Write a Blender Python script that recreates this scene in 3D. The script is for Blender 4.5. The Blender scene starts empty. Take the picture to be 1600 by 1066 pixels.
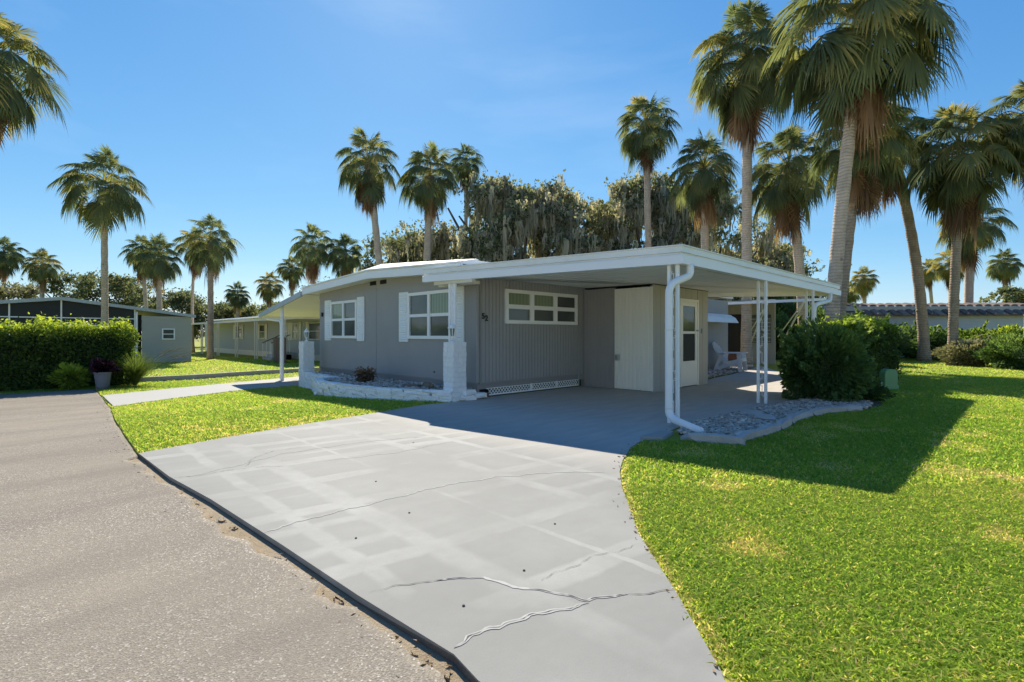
import bpy, bmesh, math, random
import numpy as np
from mathutils import Vector, Matrix

random.seed(7)
RNG = np.random.default_rng(7)
SC = bpy.context.scene
COL = SC.collection
R = math.radians

# ------------------------------------------------------------------ camera
# World axes follow the house: +X runs back along its right-hand side, +Y runs left along its front.
AZ = R(45.6)                       # viewing direction, measured from +X towards +Y
CAMH = 1.25
cam_d = bpy.data.cameras.new('camera')
cam = bpy.data.objects.new('camera', cam_d); COL.objects.link(cam)
cam.location = (0, 0, CAMH)
cam.rotation_euler = (R(90), 0, AZ - R(90))
cam_d.sensor_width = 36; cam_d.lens = 36 * 795 / 1600
cam_d.shift_y = -10 / 1600
cam_d.clip_start = 0.05; cam_d.clip_end = 900
SC.camera = cam

# ------------------------------------------------------------------ sky, sun, exposure
SUN = Vector((1.65, 2.56, 2.44)).normalized()          # direction to the sun
world = bpy.data.worlds.new('World'); SC.world = world; world.use_nodes = True
wn = world.node_tree; wn.nodes.clear()
sky = wn.nodes.new('ShaderNodeTexSky'); sky.sky_type = 'NISHITA'; sky.sun_disc = False
sky.sun_elevation = math.asin(SUN.z); sky.sun_rotation = math.atan2(SUN.x, SUN.y)
sky.air_density = 1.0; sky.dust_density = 0.1; sky.ozone_density = 3.0; sky.altitude = 0
# grade the clear sky: deeper blue overhead, less glare along the horizon
SKY_S = 0.15
bg = wn.nodes.new('ShaderNodeBackground'); bg.inputs[1].default_value = SKY_S
wo = wn.nodes.new('ShaderNodeOutputWorld')
sr = wn.nodes.new('ShaderNodeSeparateColor'); cb = wn.nodes.new('ShaderNodeCombineColor')
wn.links.new(sky.outputs[0], sr.inputs[0])
for i, (gm, co) in enumerate(((1.16, .246), (.80, .292), (.50, .362))):
    a1 = wn.nodes.new('ShaderNodeMath'); a1.operation = 'MULTIPLY'; a1.inputs[1].default_value = SKY_S
    a2 = wn.nodes.new('ShaderNodeMath'); a2.operation = 'POWER'; a2.inputs[1].default_value = gm
    a3 = wn.nodes.new('ShaderNodeMath'); a3.operation = 'MULTIPLY'; a3.inputs[1].default_value = co / SKY_S
    wn.links.new(sr.outputs[i], a1.inputs[0]); wn.links.new(a1.outputs[0], a2.inputs[0]); wn.links.new(a2.outputs[0], a3.inputs[0]); wn.links.new(a3.outputs[0], cb.inputs[i])
# faint streaks of high cirrus
tc = wn.nodes.new('ShaderNodeTexCoord'); mp = wn.nodes.new('ShaderNodeMapping'); mp.inputs['Scale'].default_value = (2.2, .9, 7.); mp.inputs['Rotation'].default_value = (.25, .35, .6)
cn = wn.nodes.new('ShaderNodeTexNoise'); cn.inputs['Scale'].default_value = 1.6; cn.inputs['Detail'].default_value = 6; cn.inputs['Roughness'].default_value = .55
cr = wn.nodes.new('ShaderNodeMapRange'); cr.inputs[1].default_value = .48; cr.inputs[2].default_value = .8; cr.inputs[3].default_value = 0; cr.inputs[4].default_value = .09
mx = wn.nodes.new('ShaderNodeMix'); mx.data_type = 'RGBA'; mx.inputs[7].default_value = (3.2, 3.5, 3.7, 1)
wn.links.new(tc.outputs['Generated'], mp.inputs[0]); wn.links.new(mp.outputs[0], cn.inputs['Vector']); wn.links.new(cn.outputs['Fac'], cr.inputs[0])
wn.links.new(cr.outputs[0], mx.inputs[0]); wn.links.new(cb.outputs[0], mx.inputs[6]); wn.links.new(mx.outputs[2], bg.inputs[0]); wn.links.new(bg.outputs[0], wo.inputs[0])
sun_d = bpy.data.lights.new('sun', 'SUN'); sun_d.energy = 3.6; sun_d.angle = R(0.5); sun_d.color = (1, .925, .79)
sun = bpy.data.objects.new('sun', sun_d); COL.objects.link(sun)
sun.rotation_euler = (-SUN).to_track_quat('-Z', 'Y').to_euler()
sun.location = (10, 20, 30)
SC.view_settings.view_transform = 'Standard'; SC.view_settings.look = 'None'
SC.view_settings.gamma = 1; SC.view_settings.use_curve_mapping = False
SC.view_settings.exposure = 1.3
SC.cycles.diffuse_bounces = 8; SC.cycles.max_bounces = 16; SC.cycles.transmission_bounces = 8

# ------------------------------------------------------------------ helpers
FW = np.array([math.cos(AZ), math.sin(AZ)]); RT = np.array([math.sin(AZ), -math.cos(AZ)])
def sm(a, b, x):
    t = np.clip((np.asarray(x, float) - a) / (b - a), 0, 1); return t * t * (3 - 2 * t)
def gz(x, y):                                   # the plot falls gently towards the left-hand neighbours
    return -.24 * sm(8, 14.5, y) + 0 * np.asarray(x, float)
def gzf(x, y): return float(gz(x, y))
def bearing(b, d):                              # a place on the ground: b metres right per metre ahead, d metres ahead
    p = (FW + RT * b) * d
    return float(p[0]), float(p[1])

def mesh_np(name, V, faces, tint=None, smooth=False):
    """faces: list of int arrays (k,n) of differing n"""
    me = bpy.data.meshes.new(name)
    V = np.asarray(V, np.float32)
    me.vertices.add(len(V)); me.vertices.foreach_set('co', V.ravel())
    loops = np.concatenate([np.asarray(f, np.int32).ravel() for f in faces])
    tot = np.concatenate([np.full(len(f), np.asarray(f).shape[1], np.int32) for f in faces])
    st = np.concatenate([[0], np.cumsum(tot)[:-1]]).astype(np.int32)
    me.loops.add(len(loops)); me.loops.foreach_set('vertex_index', loops)
    me.polygons.add(len(tot)); me.polygons.foreach_set('loop_start', st)
    me.update(calc_edges=True)
    if tint is not None:
        a = me.attributes.new('tint', 'FLOAT', 'POINT'); a.data.foreach_set('value', np.asarray(tint, np.float32))
    if smooth: me.polygons.foreach_set('use_smooth', np.ones(len(tot), bool))
    return me

def wloc(o):
    v = Vector((0, 0, 0))
    while o is not None: v += o.location; o = o.parent
    return v
def link(name, me, mat, parent=None, kind=None, absolute=True):
    o = bpy.data.objects.new(name, me); COL.objects.link(o)
    if mat is not None: me.materials.clear(); me.materials.append(mat)
    if parent is not None:
        o.parent = parent
        if absolute: me.transform(Matrix.Translation(-wloc(parent)))
    if kind: o['kind'] = kind
    return o
def tag(o, label, cat, group=None):
    o['label'] = label; o['category'] = cat
    if group: o['group'] = group
    return o
def thing(name, label, cat, loc, group=None):
    o = bpy.data.objects.new(name, None); COL.objects.link(o); o.location = loc; o.empty_display_size = .2
    return tag(o, label, cat, group)

class MB:
    def __init__(s): s.v = []; s.f = []
    def add(s, vs, fs):
        b = len(s.v); s.v += [tuple(v) for v in vs]; s.f += [tuple(b + i for i in f) for f in fs]; return s
    def box(s, x0, x1, y0, y1, z0, z1):
        vs = [(x, y, z) for z in (z0, z1) for y in (y0, y1) for x in (x0, x1)]
        return s.add(vs, [(0, 2, 3, 1), (4, 5, 7, 6), (0, 1, 5, 4), (1, 3, 7, 5), (3, 2, 6, 7), (2, 0, 4, 6)])
    def bar(s, p, q, w, t, up=(0, 0, 1)):          # a rectangular bar from p to q
        p, q = Vector(p), Vector(q); d = (q - p).normalized(); u = Vector(up)
        a = d.cross(u)
        if a.length < 1e-4: a = d.cross(Vector((1, 0, 0)))
        a.normalize(); b = a.cross(d).normalized()
        a *= w / 2; b *= t / 2
        vs = [p - a - b, p + a - b, p + a + b, p - a + b, q - a - b, q + a - b, q + a + b, q - a + b]
        return s.add(vs, [(3, 2, 1, 0), (4, 5, 6, 7), (0, 1, 5, 4), (1, 2, 6, 5), (2, 3, 7, 6), (3, 0, 4, 7)])
    def tube(s, path, rad, n=8, cap=True):
        path = [Vector(p) for p in path]; m = len(path)
        if not hasattr(rad, '__len__'): rad = [rad] * m
        vs = []; ref = None
        for i, p in enumerate(path):
            d = (path[min(i + 1, m - 1)] - path[max(i - 1, 0)]).normalized()
            if ref is None: ref = Vector((1, 0, 0)) if abs(d.x) < .9 else Vector((0, 1, 0))
            a = (ref - d * ref.dot(d)).normalized(); ref = a; b = d.cross(a)
            for k in range(n):
                t = 2 * math.pi * k / n
                vs.append(p + (a * math.cos(t) + b * math.sin(t)) * rad[i])
        fs = [(i * n + k, i * n + (k + 1) % n, (i + 1) * n + (k + 1) % n, (i + 1) * n + k) for i in range(m - 1) for k in range(n)]
        if cap: fs += [tuple(range(n - 1, -1, -1)), tuple((m - 1) * n + k for k in range(n))]
        return s.add(vs, fs)
    def prism(s, poly, z0, z1):                    # poly: xy list, counter-clockwise; z0/z1 numbers or functions
        n = len(poly); fz = lambda z, p: z(p[0], p[1]) if callable(z) else z
        vs = [(p[0], p[1], fz(z0, p)) for p in poly] + [(p[0], p[1], fz(z1, p)) for p in poly]
        return s.add(vs, [tuple(range(n - 1, -1, -1)), tuple(range(n, 2 * n))] + [(i, (i + 1) % n, n + (i + 1) % n, n + i) for i in range(n)])
    def extr(s, poly, axis, a0, a1):               # poly in the two other axes, extruded along axis 0 or 1
        mk = (lambda p, a: (a, p[0], p[1])) if axis == 0 else (lambda p, a: (p[0], a, p[1]))
        n = len(poly); vs = [mk(p, a0) for p in poly] + [mk(p, a1) for p in poly]
        return s.add(vs, [tuple(range(n)), tuple(range(2 * n - 1, n - 1, -1))] + [(i, n + i, n + (i + 1) % n, (i + 1) % n) for i in range(n)])
    def sweep(s, path, prof, closed=False):        # path: xyz list; prof: (outwards, up) closed loop; outwards = right of travel
        P = [Vector(p) for p in path]; m = len(P); n = len(prof); vs = []
        for i, p in enumerate(P):
            a = P[i - 1] if (i > 0 or closed) else None; c = P[(i + 1) % m] if (i < m - 1 or closed) else None
            nr = []
            if a is not None: d = (p - a); nr.append(Vector((d.y, -d.x, 0)).normalized())
            if c is not None: d = (c - p); nr.append(Vector((d.y, -d.x, 0)).normalized())
            nn = sum(nr, Vector((0, 0, 0))).normalized(); k = 1 / max(.3, nn.dot(nr[0]))
            for o, u in prof: vs.append(p + nn * (o * k) + Vector((0, 0, u)))
        fs = []
        for i in range(m if closed else m - 1):
            j = (i + 1) % m
            fs += [(i * n + k, i * n + (k + 1) % n, j * n + (k + 1) % n, j * n + k) for k in range(n)]
        if not closed: fs += [tuple(range(n)), tuple((m - 1) * n + k for k in range(n - 1, -1, -1))]
        return s.add(vs, fs)
    def lathe(s, prof, c=(0, 0, 0), n=16):
        vs = []
        for r, z in prof:
            for k in range(n): t = 2 * math.pi * k / n; vs.append((c[0] + r * math.cos(t), c[1] + r * math.sin(t), c[2] + z))
        m = len(prof)
        fs = [(i * n + k, i * n + (k + 1) % n, (i + 1) * n + (k + 1) % n, (i + 1) * n + k) for i in range(m - 1) for k in range(n)]
        fs += [tuple(range(n - 1, -1, -1)), tuple((m - 1) * n + k for k in range(n))]
        return s.add(vs, fs)
    def mesh(s, name, smooth=False, bevel=0):
        me = bpy.data.meshes.new(name); me.from_pydata(s.v, [], s.f)
        bm = bmesh.new(); bm.from_mesh(me)
        bmesh.ops.recalc_face_normals(bm, faces=bm.faces)
        if bevel: bmesh.ops.bevel(bm, geom=bm.edges[:], offset=bevel, segments=1, affect='EDGES', clamp_overlap=True)
        bm.to_mesh(me); bm.free(); me.update()
        if smooth: me.polygons.foreach_set('use_smooth', np.ones(len(me.polygons), bool))
        return me
    def build(s, name, mat, parent=None, kind=None, smooth=False, bevel=0, absolute=True):
        return link(name, s.mesh(name, smooth, bevel), mat, parent, kind, absolute)

def copy_tree(o, parent=None):
    c = o.copy(); COL.objects.link(c); c.parent = parent
    for ch in list(o.children): copy_tree(ch, c)
    return c

# ------------------------------------------------------------------ materials
class NT:
    def __init__(s, name):
        s.m = bpy.data.materials.new(name); s.m.use_nodes = True; s.t = s.m.node_tree; s.t.nodes.clear()
        s.out = s.n('ShaderNodeOutputMaterial'); s.co = None
    def n(s, t, **kw):
        x = s.t.nodes.new(t)
        for k, v in kw.items():
            if hasattr(x, k): setattr(x, k, v)
            else: x.inputs[k].default_value = v
        return x
    def l(s, a, b): s.t.links.new(a, b)
    def coord(s, scale=None, world=False):
        if world: src = s.n('ShaderNodeNewGeometry').outputs['Position']
        else: src = s.n('ShaderNodeTexCoord').outputs['Object']
        if scale is None: return src
        mp = s.n('ShaderNodeMapping'); mp.inputs['Scale'].default_value = scale if hasattr(scale, '__len__') else (scale,) * 3
        s.l(src, mp.inputs[0]); return mp.outputs[0]
    def noise(s, scale, detail=4, rough=.55, co=None, world=True):
        x = s.n('ShaderNodeTexNoise'); x.inputs['Scale'].default_value = scale; x.inputs['Detail'].default_value = detail; x.inputs['Roughness'].default_value = rough
        s.l(co if co is not None else s.coord(world=world), x.inputs['Vector']); return x.outputs['Fac']
    def ramp(s, fac, stops):
        x = s.n('ShaderNodeValToRGB'); e = x.color_ramp.elements
        while len(e) < len(stops): e.new(.5)
        for i, (p, c) in enumerate(stops): e[i].position = p; e[i].color = (*c, 1) if hasattr(c, '__len__') else (c, c, c, 1)
        s.l(fac, x.inputs[0]); return x.outputs[0]
    def mix(s, fac, a, b, mode='MIX'):
        x = s.n('ShaderNodeMix'); x.data_type = 'RGBA'; x.blend_type = mode
        for i, v in ((0, fac), (6, a), (7, b)):
            if hasattr(v, 'is_linked'): s.l(v, x.inputs[i])
            else: x.inputs[i].default_value = v if i == 0 else ((*v, 1) if len(v) == 3 else v)
        return x.outputs[2]
    def math(s, op, a, b=0., c=None):
        x = s.n('ShaderNodeMath'); x.operation = op
        for i, v in enumerate((a, b) if c is None else (a, b, c)):
            if hasattr(v, 'is_linked'): s.l(v, x.inputs[i])
            else: x.inputs[i].default_value = v
        return x.outputs[0]
    def pbsdf(s, col, rough=.6, bump=None, bstr=.3, bdist=.01, spec=.4, metal=0):
        b = s.n('ShaderNodeBsdfPrincipled')
        if hasattr(col, 'is_linked'): s.l(col, b.inputs['Base Color'])
        else: b.inputs['Base Color'].default_value = (*col, 1)
        if hasattr(rough, 'is_linked'): s.l(rough, b.inputs['Roughness'])
        else: b.inputs['Roughness'].default_value = rough
        b.inputs['Specular IOR Level'].default_value = spec; b.inputs['Metallic'].default_value = metal
        if bump is not None:
            bp = s.n('ShaderNodeBump'); bp.inputs['Strength'].default_value = bstr; bp.inputs['Distance'].default_value = bdist
            s.l(bump, bp.inputs['Height']); s.l(bp.outputs[0], b.inputs['Normal'])
        return b
    def done(s, b): s.l(b.outputs[0], s.out.inputs[0]); return s.m

def paint(name, c, rough=.5, dirt=.12, scale=3., bump=.15, fine=60, spec=.35, dirtcol=None):
    t = NT(name); a = t.noise(scale, 5, .6); f = t.ramp(a, [(.35, 0), (.75, 1)])
    d = dirtcol or tuple(v * (1 - dirt * 2) for v in c)
    col = t.mix(f, c, tuple(x * (1 - dirt) + y * dirt for x, y in zip(c, d)) if dirtcol is None else tuple(x * .75 + y * .25 for x, y in zip(c, d)))
    return t.done(t.pbsdf(col, rough, t.noise(fine, 3), bump, .003, spec))

def leafmat(name, stops, trans=.4, rough=.45, spec=.35, transcol=1.35, rnd=.25):
    """tint attribute -> colour; each object shifts a little"""
    t = NT(name)
    at = t.n('ShaderNodeAttribute'); at.attribute_name = 'tint'
    oi = t.n('ShaderNodeObjectInfo')
    f = t.math('ADD', at.outputs['Fac'], t.math('MULTIPLY', t.math('SUBTRACT', oi.outputs['Random'], .5), rnd))
    col = t.ramp(f, stops)
    b = t.pbsdf(col, rough, spec=spec)
    tr = t.n('ShaderNodeBsdfTranslucent')
    t.l(t.mix(1., col, (transcol, transcol * .98, transcol * .6), 'MULTIPLY'), tr.inputs[0])
    mx = t.n('ShaderNodeMixShader'); mx.inputs[0].default_value = trans
    t.l(b.outputs[0], mx.inputs[1]); t.l(tr.outputs[0], mx.inputs[2]); t.l(mx.outputs[0], t.out.inputs[0])
    return t.m

M = {}
M['white'] = paint('white_paint', (.90, .885, .85), .42, .10, 2.5)
M['white2'] = paint('white_aluminium', (.88, .865, .82), .38, .12, 1.5, dirtcol=(.45, .46, .33))
M['cream'] = paint('cream_paint', (.74, .69, .56), .5, .08)
M['ceiling'] = paint('ceiling_white', (.90, .875, .80), .5, .06)
M['shutter'] = paint('shutter_white', (.86, .87, .85), .45, .06)
M['stone_white'] = paint('painted_stone', (.90, .89, .86), .75, .2, 14, 1., 30, .15, (.45, .43, .40))
M['beige'] = paint('beige_siding', (.47, .445, .395), .6, .1, 2)
M['skirt'] = paint('skirt_grey', (.30, .285, .27), .6, .15, 3)
M['dark'] = paint('dark_void', (.02, .02, .022), .9, .1)
M['black'] = paint('black_metal', (.012, .012, .014), .4, .1)
M['iron'] = paint('rust_brown', (.10, .05, .03), .8, .3, 8)
M['doorw'] = paint('door_white', (.90, .87, .78), .35, .05)
M['screen'] = paint('screen_mesh', (.03, .032, .034), .6, .1)
M['wood'] = paint('weathered_wood', (.20, .155, .11), .8, .3, 7)
M['greenbox'] = paint('green_plastic', (.15, .32, .15), .5, .12, 4)
M['pot'] = paint('grey_pot', (.19, .19, .22), .6, .2, 6)
M['sidA'] = paint('neighbour_siding', (.45, .43, .365), .6, .08)
M['sidB'] = paint('neighbour_blue_siding', (.44, .46, .44), .6, .08)
M['greyroof'] = paint('grey_metal_edge', (.42, .46, .47), .45, .1)
M['chair'] = paint('white_plastic', (.80, .80, .80), .35, .04)
M['brick'] = paint('old_red_paint', (.22, .10, .08), .8, .2, 6)
M['whitesid'] = paint('white_lap_siding', (.56, .57, .60), .6, .12)

def siding():
    t = NT('grey_siding'); a = t.noise(1.2, 6, .6)
    co = t.coord((1, 1, .12), world=True); g2 = t.noise(14, 5, .7, co)
    col = t.mix(t.ramp(a, [(.3, 0), (.8, 1)]), (.385, .365, .345), (.35, .332, .315))
    col = t.mix(t.math('MULTIPLY', g2, .35), col, (.30, .285, .27))
    # shallow vertical grooves of the panel, every 0.2 m along the wall
    sp = t.n('ShaderNodeSeparateXYZ'); t.l(t.coord(world=True), sp.inputs[0])
    s = t.math('ADD', sp.outputs[0], sp.outputs[1])
    fr = t.math('FRACT', t.math('MULTIPLY', s, 4.9)); gr = t.math('LESS_THAN', fr, .035)
    h = t.math('SUBTRACT', t.math('MULTIPLY', g2, .25), gr)
    return t.done(t.pbsdf(col, .55, h, .5, .004, .3))
M['siding'] = siding()

def glass():
    t = NT('window_glass')
    a = t.noise(.9, 2, .5)
    col = t.mix(t.ramp(a, [(.4, 0), (.65, 1)]), (.13, .14, .12), (.08, .085, .08))
    b = t.pbsdf(col, .04, t.noise(2.5, 2), .04, .02, .5); return t.done(b)
M['glass'] = glass()
def blind():
    t = NT('blind_glass')
    sp = t.n('ShaderNodeSeparateXYZ'); t.l(t.coord(world=True), sp.inputs[0])
    s = t.math('ADD', sp.outputs[0], sp.outputs[1])
    w = t.math('SINE', t.math('MULTIPLY', s, 62.)); f = t.ramp(w, [(.0, 0), (1., 1)])
    col = t.mix(f, (.22, .26, .16), (.30, .33, .22))
    return t.done(t.pbsdf(col, .06, t.noise(2.5, 2), .03, .02, .5))
M['blind'] = blind()

def concrete():
    t = NT('painted_concrete')
    pos = t.coord(world=True); sp = t.n('ShaderNodeSeparateXYZ'); t.l(pos, sp.inputs[0]); x, y = sp.outputs[0], sp.outputs[1]
    wob = t.math('MULTIPLY', t.math('SUBTRACT', t.noise(2.2, 4, .6), .5), .10)
    xw = t.math('ADD', x, wob); yw = t.math('ADD', y, wob)
    big = t.noise(.8, 5, .6); fine = t.noise(120, 4, .75); mid = t.noise(5, 7, .72)
    base = t.mix(t.ramp(big, [(.35, 0), (.7, 1)]), (.232, .23, .212), (.282, .28, .258))
    f = None                      # roller laps of the grey stain: bands along the drive and across it
    for c, w in ((1.36, .07), (1.78, .11), (3.10, .09), (3.72, .06), (2.42, .03)):
        b = t.ramp(t.math('DIVIDE', t.math('ABSOLUTE', t.math('SUBTRACT', xw, c)), w), [(.55, 1), (1., 0)])
        f = b if f is None else t.math('MAXIMUM', f, b)
    ys = t.math('ADD', yw, t.math('MULTIPLY', x, .12)); wv = t.math('ADD', t.math('SINE', t.math('MULTIPLY', ys, 17.)), t.math('MULTIPLY', t.math('SINE', t.math('MULTIPLY', ys, 7.3)), .7))
    st = t.math('MULTIPLY', t.ramp(wv, [(.25, 0), (.85, 1)]), t.ramp(t.noise(1.1, 3, .5), [(.30, .15), (.52, 1.)]))
    f = t.math('MAXIMUM', f, st)
    zone = t.ramp(t.noise(.9, 4, .6), [(.40, .0), (.64, 1)])
    f = t.math('MULTIPLY', f, zone)
    col = t.mix(t.math('MULTIPLY', f, .50), base, (.42, .415, .385))
    col = t.mix(t.ramp(mid, [(.45, 0), (.85, .5)]), col, (.222, .214, .20))
    col = t.mix(t.ramp(fine, [(.55, 0), (.75, .6)]), col, (.20, .193, .18))
    # towards the carport the slab colour is lightened and warmed to lift its shade
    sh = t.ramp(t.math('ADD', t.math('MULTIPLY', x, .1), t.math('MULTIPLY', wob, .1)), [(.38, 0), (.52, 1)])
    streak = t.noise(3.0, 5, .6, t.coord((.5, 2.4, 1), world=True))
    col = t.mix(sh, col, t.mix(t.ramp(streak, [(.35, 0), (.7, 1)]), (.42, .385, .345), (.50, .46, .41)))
    return t.done(t.pbsdf(col, .75, t.math('ADD', fine, mid), .35, .004, .12))
M['concrete'] = concrete()
M['path'] = paint('pale_concrete', (.34, .335, .31), .8, .15, 1.8, .4, 80, .25)
M['patch'] = paint('crack_filler', (.385, .38, .35), .85, .25, 12, .5, 70)
M['slabside'] = paint('dirty_slab_edge', (.12, .105, .09), .95, .35, 22, 1., 60, .05, (.22, .19, .15))
M['crack'] = paint('open_crack', (.15, .14, .128), .95, .3, 20, .8, 60, .05)

def asphalt():
    t = NT('asphalt')
    v = t.n('ShaderNodeTexVoronoi'); v.inputs['Scale'].default_value = 130; t.l(t.coord(world=True), v.inputs['Vector'])
    ag = t.math('MULTIPLY', v.outputs['Color'], 1.)
    fine = t.noise(160, 4, .7); big = t.noise(.45, 5, .6); md = t.noise(5, 5, .7)
    col = t.ramp(ag, [(.15, (.17, .145, .13)), (.5, (.235, .207, .163)), (.78, (.315, .279, .224)), (.93, (.58, .54, .49))])
    col = t.mix(t.ramp(big, [(.38, 0), (.62, .7)]), col, (.285, .25, .196))
    col = t.mix(t.ramp(md, [(.55, 0), (.8, .5)]), col, (.23, .20, .18))
    co = t.coord((.25, 1, 1), world=True)
    col = t.mix(t.ramp(t.noise(1.3, 6, .65, co), [(.46, 0), (.64, .6)]), col, (.19, .167, .138))
    dk = t.ramp(fine, [(.28, .75), (.42, 0)])
    col = t.mix(dk, col, (.05, .045, .042))
    h = t.math('ADD', v.outputs['Distance'], t.math('MULTIPLY', fine, .8))
    return t.done(t.pbsdf(col, .85, h, .45, .005, .05))
M['asphalt'] = asphalt()
def soil(name, c1, c2, c3, s=6):
    t = NT(name); col = t.mix(t.ramp(t.noise(s, 6, .7), [(.35, 0), (.65, 1)]), c1, c2)
    col = t.mix(t.ramp(t.noise(s * .15, 4, .6), [(.45, 0), (.7, .7)]), col, c3)
    return t.done(t.pbsdf(col, .95, t.noise(s * 6, 5, .7), .8, .02, .15))
M['lawn'] = soil('lawn_turf', (.24, .28, .04), (.30, .33, .05), (.33, .28, .10), 9)
M['ground'] = soil('far_ground', (.20, .22, .05), (.25, .26, .06), (.26, .22, .10), 2)
M['sand'] = soil('sand', (.38, .30, .20), (.30, .23, .15), (.42, .35, .25), 16)
M['mulch'] = soil('bed_soil', (.10, .08, .065), (.16, .14, .125), (.07, .06, .05), 14)
def gravelmat():
    t = NT('gravel_stones'); at = t.n('ShaderNodeAttribute'); at.attribute_name = 'tint'
    col = t.ramp(at.outputs['Fac'], [(0, (.18, .14, .105)), (.35, (.42, .345, .275)), (.65, (.58, .49, .405)), (1, (.82, .73, .62))])
    return t.done(t.pbsdf(t.mix(t.math('MULTIPLY', t.noise(30, 4), .4), col, (.22, .2, .185)), .8, t.noise(60, 3), .4, .004, .3))
M['gravel'] = gravelmat()
M['edging'] = paint('edging_stone', (.50, .46, .42), .9, .3, 9, .8, 40, .2)

def barkmat(name, c1, c2, ring=0., scale=9.):
    t = NT(name); co = t.coord((1, 1, .35), world=False)
    a = t.noise(scale, 6, .7, co); b = t.noise(2.2, 4, .6, t.coord(world=False))
    col = t.mix(t.ramp(a, [(.3, 0), (.7, 1)]), c1, c2)
    col = t.mix(t.ramp(b, [(.5, 0), (.75, .6)]), col, tuple(v * .55 for v in c1))
    h = a
    if ring:
        sp = t.n('ShaderNodeSeparateXYZ'); t.l(t.coord(world=False), sp.inputs[0])
        z = t.math('ADD', sp.outputs[2], t.math('MULTIPLY', t.noise(3., 3, .5, t.coord(world=False)), .16))
        w = t.math('SINE', t.math('MULTIPLY', z, ring)); rr = t.ramp(w, [(.0, 0), (.9, 1)])
        col = t.mix(t.math('MULTIPLY', rr, .35), col, tuple(v * .6 for v in c1))
        h = t.math('ADD', t.math('MULTIPLY', a, 1.2), t.math('MULTIPLY', rr, -.7))
    return t.done(t.pbsdf(col, .9, h, .8, .025, .15))
M['palmbark'] = barkmat('palm_bark', (.46, .355, .26), (.60, .485, .37), 70.)
M['palmbark2'] = barkmat('palm_bark_dark', (.31, .235, .165), (.45, .355, .265), 60.)
M['oakbark'] = barkmat('oak_bark', (.10, .085, .07), (.18, .155, .13))
M['palm'] = leafmat('palm_leaf', [(0, (.085, .11, .068)), (.4, (.135, .165, .085)), (.7, (.20, .215, .095)), (.9, (.29, .25, .09)), (1, (.40, .30, .11))], .42, .62, 0., 1.5, .6)
M['palmdead'] = leafmat('palm_dead', [(0, (.13, .08, .05)), (.5, (.27, .165, .095)), (1, (.50, .35, .20))], .36, .8, 0., 1.3, .5)
M['oak'] = leafmat('oak_leaf', [(0, (.09, .105, .06)), (.5, (.17, .19, .105)), (1, (.31, .32, .19))], .42, .7, .0)
M['moss'] = leafmat('spanish_moss', [(0, (.29, .27, .21)), (.5, (.46, .43, .34)), (1, (.66, .60, .47))], .45, .9, .1, 1.1)
M['hedge'] = leafmat('hedge_leaf', [(0, (.05, .075, .025)), (.45, (.105, .165, .035)), (.75, (.23, .31, .04)), (1, (.42, .48, .06))], .45, .5, .12, 1.5)
M['bush'] = leafmat('bush_leaf', [(0, (.055, .10, .04)), (.5, (.115, .19, .06)), (1, (.26, .34, .085))], .42, .5, .12, 1.4)
M['palebush'] = leafmat('pale_leaf', [(0, (.07, .075, .04)), (.5, (.20, .20, .115)), (1, (.38, .36, .22))], .3, .5, .3)
M['purple'] = leafmat('purple_leaf', [(0, (.018, .008, .014)), (1, (.075, .025, .05))], .25, .4, .4)
M['dry'] = leafmat('dry_leaf', [(0, (.10, .065, .04)), (1, (.30, .19, .11))], .2, .7, .2)
M['grass'] = leafmat('grass_blade', [(0, (.12, .22, .04)), (.3, (.21, .32, .05)), (.58, (.31, .375, .06)), (.78, (.45, .42, .13)), (1, (.56, .43, .25))], .55, .6, .05, 1.9, 0)
M['reed'] = leafmat('ornamental_grass', [(0, (.07, .11, .03)), (.6, (.20, .26, .06)), (1, (.50, .45, .28))], .45, .5, .3)

# ------------------------------------------------------------------ ground, street, lawn, driveway
def inpoly(x, y, poly):
    x = np.asarray(x); y = np.asarray(y); r = np.zeros(x.shape, bool); n = len(poly)
    for i in range(n):
        (x0, y0), (x1, y1) = poly[i], poly[(i + 1) % n]
        c = (y0 > y) != (y1 > y)
        with np.errstate(divide='ignore', invalid='ignore'):
            xi = (x1 - x0) * (y - y0) / (y1 - y0 + 1e-12) + x0
        r ^= c & (x < xi)
    return r
ED = [(-30, 1.2), (1.4, 1.2), (1.58, 1.23), (2.26, 1.18), (3.13, 1.14), (4.36, 1.07), (5.31, .98), (6.59, .94), (8, 1.0), (9.84, 1.11), (13, 1.4), (15.6, 1.52), (18.0, 1.61)]
EY = np.array([e[0] for e in ED]); EX = np.array([e[1] for e in ED])
def edge(y): return np.interp(y, EY, EX)
def sheet(name, xs_of, ys, off, mat, kind='structure'):
    V = []; n = None
    for y in ys:
        xs = xs_of(y); n = len(xs)
        for x in xs: V.append((x, y, gzf(x, y) + off))
    m = len(ys)
    F = np.array([(i * n + k, i * n + k + 1, (i + 1) * n + k + 1, (i + 1) * n + k) for i in range(m - 1) for k in range(n - 1)])
    return link(name, mesh_np(name, V, [F], smooth=True), mat, None, kind)
sheet('ground', lambda y: [-300, -100, -40, -10, 0, 5, 15, 40, 100, 300, 500], [-300, -100, -30, 0, 4, 8, 9, 10, 11, 12, 13, 14, 15, 20, 40, 100, 300, 500], -.16, M['ground'])
ly = list(np.arange(-12, 18.2, .35)) + [18.2]
def lawn_x(y):
    e = float(edge(y)) + (.12 if y < 6.4 else 0); return [e, e + .001, e + .15, e + .6] + list(np.linspace(e + 1.2, 30, 16)) + [45, 80, 160]
lw = sheet('lawn', lawn_x, ly, -.012, M['lawn'])
me = lw.data                                          # the lawn's cut edge drops to the road
nx = len(lawn_x(0))
for i in range(len(ly)): me.vertices[i * nx].co.z -= .1
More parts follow.
